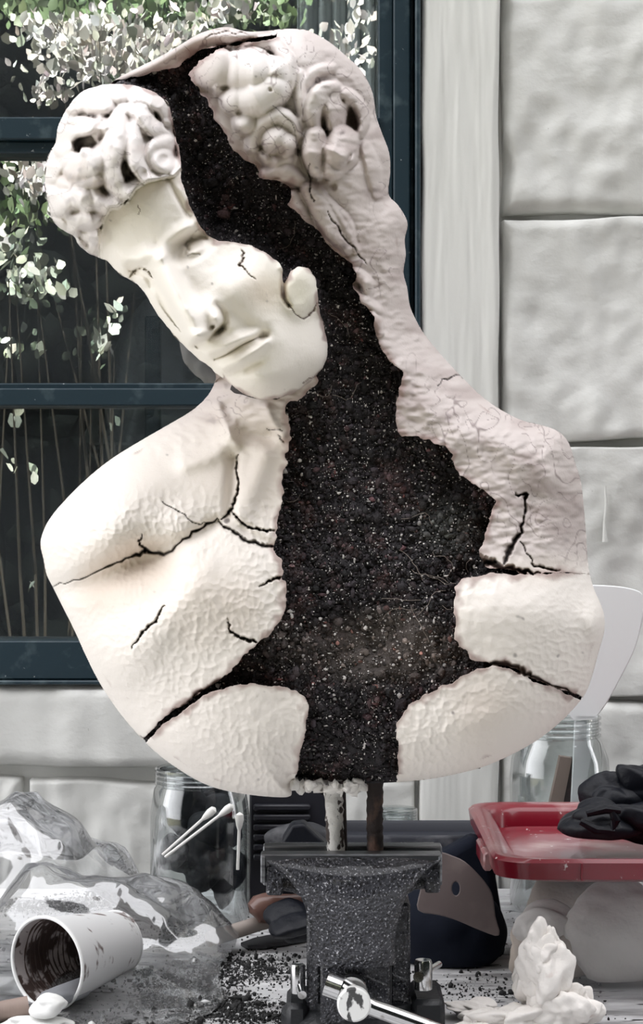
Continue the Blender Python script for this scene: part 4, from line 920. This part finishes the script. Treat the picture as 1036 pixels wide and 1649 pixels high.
MB().tube([P(322,1316,.349), P(320,1300,.348), P(321,1282,.347)], [.0015,.002,.0015], 8)
# dark boxes behind the vise
plasd = material('black_ribbed_plastic', (0.016, 0.016, 0.022), .45, bump=[(100, .3, .001, (1, 1, 1))])
rb = empty('ribbed_crate', (px(463, .46), .46, TZ)); tag(rb, 'black crate with horizontal ribs beside the left jar', 'crate')
MB().box((px(402, .44), .44, TZ), (px(530, .44), .52, pz(1268, .44)), .002).build('body', plasd, rb, True)
for k in range(6): MB().box((px(408, .43), .432, pz(1306+k*16, .43)), (px(500, .43), .4398, pz(1296+k*16, .43)), .0015).build('rib', plasd, rb, True)
tr = empty('dark_tray', (px(640, .42), .42, TZ)); dusty = material('dusty_black_plastic', (0.018, 0.020, 0.028), .55, mix=[((0.16, 0.16, 0.17), 26, .56, .72, (.6, 1, 1))])
tag(tr, 'long dark tray with dusty top lying behind the vise', 'tray')
loft(MB(), [[(x, y, z) for x, y in rrect(px(500, .38)-s, px(800, .38)+s, .36-s, .46+s, .01, 3)] for z, s in ((TZ, -.004), (pz(1345, .38), 0), (pz(1340, .38), -.002), (pz(1345, .38), -.004), (pz(1358, .38), -.006))], (True, True)).build('shell', dusty, tr, True)
fc = link('folded_cloth', crumple(P(478, 1352, .30), (.030, .02, .016), 61, 1.3, .12, 4), ragm); tag(fc, 'small peaked dark cloth behind the left end of the vise jaw', 'cloth')
MB_t = MB().prism([Q(u, v, .24) for u, v in [(440,1440),(455,1352),(470,1328),(490,1326),(540,1372),(560,1440)]], .24, .27).build('peaked_sheet', darkc, fc, True, bevel=.003)
# navy bag, brown kidney scraper
nv = material('navy_fabric', (0.004, 0.006, 0.013), .85, spec=.2, bump=[(50, .4, .003, (1, 1, 1))])
bag = empty('navy_pouch', (px(740, .22), .22, TZ)); tag(bag, 'dark navy fabric pouch lying between the vise and the tub', 'bag')
v_, f_ = ico(5); dd = fold(v_, 1.1, 71)*.05; c = np.array((px(726, .22), .235, TZ+.028))
V = v_*(1+dd[:, None])*np.array([.051, .055, .045])+c; V[:, 2] = np.maximum(V[:, 2], TZ+.0015)
link('pouch_body', np_mesh('pouch', V, f_), nv, bag)
MB().prism([Q(u, v, .25) for u, v in [(650,1520),(655,1400),(690,1382),(765,1340),(792,1375),(812,1500),(812,1540)]], .235, .27).build('flap', nv, bag, True, bevel=.008)
kid = empty('kidney_scraper', P(735, 1450, .15)); kidm = material('brown_rubber', (0.125, 0.098, 0.095), .55, mix=[((0.20, .165, .155), 20, .5, .75, (1, 1, 1))]); tag(kid, 'brown half-moon rubber kidney with one hole leaning on the navy pouch', 'scraper')
out = [(x/5.18+640, y/5.18+1340) for x, y in [(300,160),(380,166),(450,190),(560,240),(680,350),(760,450),(800,540),(820,700),(852,860),(700,820),(500,735),(350,690),(172,650),(190,490),(220,350)]]
cv = curve(out, 3, True); hx, hy = 734.4, 1430.5
hole = [(hx+6.2*math.cos(a), hy+11*math.sin(a)) for a in np.linspace(0, 2*math.pi, len(cv), endpoint=False)]
a0 = [math.atan2((v-hy), (u-hx)) for u, v in cv]; hole = [(hx+6.2*math.cos(a), hy+11*math.sin(a)) for a in a0]
kb = MB(); n = len(cv); ys = .150
def kp(u, v, dy): 
    yq = ys+dy+(1510-v)*.00012; p = P(u, v, yq); return p
kb.v = [kp(u, v, 0) for u, v in cv]+[kp(u, v, 0) for u, v in hole]+[kp(u, v, .006) for u, v in cv]+[kp(u, v, .006) for u, v in hole]
for k in range(n):
    k2 = (k+1) % n; kb.f += [(k, k2, n+k2, n+k), (2*n+k2, 2*n+k, 3*n+k, 3*n+k2), (k2, k, 2*n+k, 2*n+k2), (n+k, n+k2, 3*n+k2, 3*n+k)]
kb.build('plate', kidm, kid, bevel=.0012)
# tools at the left of the vise
kn = empty('wooden_handled_tool', P(440, 1470, .30)); tag(kn, 'brown wooden tool handle end poking out at the left of the vise', 'tool')
hw = material('varnished_brown_wood', (0.13, 0.065, 0.05), .35, coat=.3)
MB().tube([P(404,1470,.27), P(407,1467,.27), P(413,1464,.272), P(428,1462,.275), P(450,1459,.28), P(500,1452,.29), P(540,1450,.30)], [.002,.0085,.0128,.0145,.0140,.0125,.011], 20).build('handle', hw, kn, True)
dw = MB().tube([P(336,1512,.245), P(350,1508,.25), P(420,1486,.28), P(470,1475,.30)], [.0072,.0074,.0070,.0065], 16).build('dowel', material('grey_pale_wood', (0.36, 0.31, 0.28), .6), None, True)
tag(dw, 'pale wooden dowel lying on the table, its end on the plastic bag', 'stick')
sk = link('black_glove', crumple(P(474, 1487, .24), (.026, .03, .017), 81, 1.6, .16, 5, TZ+.001), darkc); tag(sk, 'crumpled black glove beside the left foot of the vise', 'glove')
bd = MB(); cvp = [(388,1522),(410,1514),(440,1508),(480,1498),(510,1492),(515,1512),(470,1520),(430,1527),(400,1528)]
bp = [on_table(u, v+2) for u, v in cvp]; bd.v = [(x, y, TZ+.001) for x, y in bp]+[(x, y, TZ+.004) for x, y in bp]; n = len(bp)
bd.f = [tuple(range(n)), tuple(range(2*n-1, n-1, -1))]+[(i, (i+1) % n, (i+1) % n+n, i+n) for i in range(n)]
bo = bd.build('modelling_blade', material('dark_blade_steel', (0.08, .08, .085), .4, metal=.7), None); tag(bo, 'dark flat blade lying on the table under the black glove', 'blade')

# ================================================================ paper cup, brush, bag, tissues
pap = material('white_paper', (0.70, 0.70, 0.70), .5, mix=[((0.16, 0.12, 0.11), 36, .60, .66, (1, 2.2, 1))]); inn = material('clay_stained_paper', (0.40, 0.36, 0.35), .55, mix=[((0.045, 0.028, 0.024), 42, .46, .52, (1, 1, 1)), ((.05, .03, .025), 14, .56, .6, (6, 1, 6))], bump=[(50, .5, .002, (1, 1, 1))])
cc = Vector(P(76, 1551, .045)); axis = Vector((.55, .83, .015)).normalized(); L_ = .092
cup = empty('paper_cup', tuple(cc)); tag(cup, 'white paper cup lying on its side, streaked brown inside', 'cup')
rot = axis.to_track_quat('Z', 'Y').to_matrix().to_4x4(); M_ = Matrix.Translation(cc) @ rot
MB().lathe([(.0380, 0), (.0265, L_)], 64, M_, cap=False).build('wall', pap, cup, True)
MB().lathe([(.0373, .0005), (.0259, L_-.004), (.0, L_-.0035)], 64, M_, cap=False).build('inside', inn, cup, True)
MB().lathe([(.0259, L_-.004), (0, L_-.0045)], 48, M_, cap=False).build('base', pap, cup, True)
rl = MB(); pts = [M_ @ Vector((.0383*math.cos(a), .0383*math.sin(a), 0)) for a in np.linspace(0, 2*math.pi, 65)]
rl.tube(pts, .0016, 8, False).build('rolled_rim', material('clean_white_paper', (.78, .78, .77), .5), cup, True)
rl = MB(); pts = [M_ @ Vector((.0267*math.cos(a), .0267*math.sin(a), L_)) for a in np.linspace(0, 2*math.pi, 49)]
rl.tube(pts, .0009, 6, False).build('base_rim', pap, cup, True)
ang_ = MB()
for k in range(15):
    z = .012+k*.0052; rr2 = .0372-(.0372-.0259)*z/L_; a0_, a1_ = -1.3+.3*math.sin(k), 1.9+.4*math.sin(k*2.1)
    ang_.tube([M_ @ Vector(((rr2-.0003)*math.cos(a), (rr2-.0003)*math.sin(a), z+.0009*math.sin(a*5+k))) for a in np.linspace(a0_, a1_, 26)], [.0003+.0006*abs(math.sin(q*.7+k)) for q in range(26)], 5)
ang_.build('clay_streaks', material('dried_brown_clay', (.05, .03, .025), .6), cup, True)['kind'] = 'stuff'
br = empty('clay_brush', P(20, 1627, -.01)); tag(br, 'grey-brown tool with a round shaft poking into the paper cup', 'tool')
yb = .012
MB().tube([P(-60, 1634, yb-.02), P(0, 1629, yb-.01), P(46, 1620, yb-.005)], .0085, 16).build('handle', wood, br, True)
MB().tube([P(75, 1612, yb), P(100, 1602, yb+.015), P(132, 1590, yb+.045)], .0085, 18).build('ferrule', material('dull_grey_metal', (.30, .31, .33), .45, metal=.3), br, True)
cream_ = material('white_plaster_paste', (.80, .80, .78), .5, bump=[(60, .5, .003, (1, 1, 1))])
o = link('plaster_blob', crumple(P(78, 1617, -.012), (.014, .013, .009), 91, 1.6, .12, 4), cream_); tag(o, 'white plaster blob on the tool in front of the paper cup', 'plaster lump')
o = link('plaster_blob', crumple((*P(62, 1640, -.01)[:2], TZ+.004), (.030, .012, .005), 92, 1.9, .12, 4, TZ+.0005), cream_); tag(o, 'flat smear of white plaster on the table edge below the cup', 'plaster lump')
a = on_table(12, 1600); o = link('plaster_blob', crumple((a[0], a[1], TZ+.006), (.016, .012, .009), 93, 1.9, .12, 4, TZ+.0005), cream_); tag(o, 'white plaster lump left of the paper cup rim', 'plaster lump')
# clear bag: a crumpled film mound
film = bpy.data.materials.new('clear_plastic_film'); film.use_nodes = True
nt = film.node_tree; nt.nodes.clear(); o_ = nt.nodes.new('ShaderNodeOutputMaterial'); m1 = nt.nodes.new('ShaderNodeMixShader'); m2 = nt.nodes.new('ShaderNodeMixShader')
g_ = nt.nodes.new('ShaderNodeBsdfGlossy'); t_ = nt.nodes.new('ShaderNodeBsdfTransparent'); d_ = nt.nodes.new('ShaderNodeBsdfTranslucent'); df = nt.nodes.new('ShaderNodeBsdfDiffuse'); m3 = nt.nodes.new('ShaderNodeMixShader'); lw = nt.nodes.new('ShaderNodeLayerWeight')
g_.inputs['Roughness'].default_value = .07; t_.inputs['Color'].default_value = (.93, .94, .95, 1); d_.inputs['Color'].default_value = (.8, .8, .8, 1); df.inputs['Color'].default_value = (.8, .8, .81, 1); lw.inputs['Blend'].default_value = .60
nt.links.new(d_.outputs[0], m3.inputs[1]); nt.links.new(df.outputs[0], m3.inputs[2]); m3.inputs[0].default_value = .6
nt.links.new(t_.outputs[0], m1.inputs[1]); nt.links.new(m3.outputs[0], m1.inputs[2]); m1.inputs[0].default_value = .20
nt.links.new(lw.outputs['Fresnel'], m2.inputs[0]); nt.links.new(m1.outputs[0], m2.inputs[1]); nt.links.new(g_.outputs[0], m2.inputs[2]); nt.links.new(m2.outputs[0], o_.inputs[0])
n = 260; xs = np.linspace(-.42, -.07, n); ys_ = np.linspace(-.02, .56, n); X, Yv = np.meshgrid(xs, ys_)
def mound(cx, cy, rx, ry, h): return h*np.exp(-(((X-cx)/rx)**2+((Yv-cy)/ry)**2)**2.0)
Hh = mound(-.33, .42, .14, .11, .108)+mound(-.20, .26, .105, .07, .082)+mound(-.24, .16, .14, .12, .016)
pp = np.stack([X.ravel(), Yv.ravel(), Hh.ravel()*1.5], -1)
cr = fold(pp, 9, 101, 8).reshape(n, n); cr2 = fold(pp, 24, 102, 8).reshape(n, n); lump = np.clip(Hh/.05, .12, 1)
Hh = Hh*(1+.10*cr)+.006*lump*cr+.0042*lump*cr2+.004*fnoise((n, n), 12, 103)*lump; Hh = np.maximum(Hh, .0012+.0006*fnoise((n, n), 3, 104)**2)
edge = ((X+.25)/.165)**4+((Yv-.24)/.265)**4+.10*fnoise((n, n), 14, 105)
XX = X+.004*fnoise((n, n), 9, 106); i = np.arange(n*n).reshape(n, n); f = np.stack([i[:-1, :-1], i[:-1, 1:], i[1:, 1:], i[1:, :-1]], -1)
f = f[(edge[:-1, :-1] < 1.0)]
V = np.stack([XX, Yv, TZ+Hh+.0008], -1).reshape(-1, 3); used, inv = np.unique(f.ravel(), return_inverse=True)
o = link('plastic_bag', np_mesh('film', V[used], inv.reshape(-1, 4)), film); tag(o, 'crumpled clear plastic bag spread over the left side of the table', 'bag')
# tissues
tism = material('crumpled_white_tissue', (.80, .76, .72), .8, mix=[((.42, .25, .20), 24, .62, .74, (1, 1, 1))], bump=[(150, .6, .002, (1, 1, 1))])
def tissue(parts, label, seed):
    t = empty('paper_tissue', P(*parts[0][:3])); tag(t, label, 'tissue')
    for k, (u, v, y, r3, am) in enumerate(parts):
        vv2, ff2 = ico(5); d = fold(vv2, 1.2, seed+k, 5)*am+fold(vv2, 3.0, seed+k+9, 5)*am*.32
        V = vv2*(1+d[:, None])*np.array(r3)+np.array(P(u, v, y)); V[:, 2] = np.maximum(V[:, 2], TZ+.001); link('fold', np_mesh('fold', V, ff2), tism, t)
tissue([(880,1575,-.03,(.019,.014,.034),.16),(868,1535,-.03,(.014,.009,.020),.22),(892,1530,-.028,(.009,.007,.018),.2),(860,1590,-.02,(.016,.012,.020),.2),(905,1615,-.03,(.022,.014,.016),.2),(940,1622,-.02,(.014,.012,.014),.22)], 'crumpled white tissue standing up against the front of the tub', 201)
tissue([(790,1640,-.02,(.024,.014,.009),.22),(845,1642,-.03,(.020,.014,.010),.22),(760,1622,.02,(.018,.018,.006),.2),(770,1648,-.03,(.014,.012,.008),.2)], 'flat crumpled tissue on the table right of the vise', 231)
# soil spilt over the table
g = np.random.default_rng(77)
def spill(n, fn, rad, cols, name, mat):
    pts = []; 
    while len(pts) < n:
        x, y, ok = fn()
        if ok and y < YW-.03 and abs(x) < .6: pts.append((x, y))
    pts = np.array(pts); rr = rad(n); c = np.stack([pts[:, 0], pts[:, 1], TZ+rr*.6], -1)
    o = link(name, lumps(c, rr, 12, 1, cols(n), .3), mat, None, False); return o
clus = [(*on_table(330, 1620), .05, .035), (*on_table(300, 1580), .05, .05), (*on_table(400, 1560), .04, .05), (*on_table(60, 1460), .06, .03), (*on_table(180, 1445), .06, .04), (*on_table(430, 1640), .06, .02), (*on_table(300, 1500), .03, .05), (*on_table(120, 1650), .08, .02), (*on_table(780, 1600), .05, .05)]
def fn():
    if g.random() < .82:
        cx, cy, sx, sy = clus[g.choice(len(clus), p=[.24, .14, .14, .1, .08, .12, .06, .08, .04])]; return g.normal(cx, sx*.6), g.normal(cy, sy*.6), True
    return g.uniform(-.4, .25), g.uniform(-.05, .5), True
o = spill(11000, fn, lambda n: np.clip(g.lognormal(-7.35, .55, n), .0003, .0042), lambda n: np.full((n, 3), .010)*g.uniform(.5, 2.5, (n, 1)), 'spilt_soil', soilm)
tag(o, 'dark crumbs of spilt soil over the table top', 'soil', kind='stuff')
o = spill(500, fn, lambda n: np.clip(g.lognormal(-7.2, .5, n), .0003, .003), lambda n: np.full((n, 3), .68), 'plaster_crumbs', speckm)
tag(o, 'white plaster crumbs among the spilt soil', 'crumbs', kind='stuff')

MB().tube([P(975, 782, YW-.001), P(977, 812, YW-.0015), P(974, 840, YW-.0015), P(975, 872, YW-.002)], [.0012, .0018, .0016, .0034], 8).build('paint_drip', white_paint, wall, True)

for o in sc.collection.objects:
    g_name = {'glass_jar': 'glass jars on the table', 'plaster_lump': 'lumps of plaster in the tub', 'plaster_blob': 'white plaster blobs by the cup', 'garden_shrub': 'sunlit shrubs in the garden', 'paper_tissue': 'crumpled tissues'}.get(o.name.split('.')[0])
    if g_name and o.parent is None: o['group'] = g_name
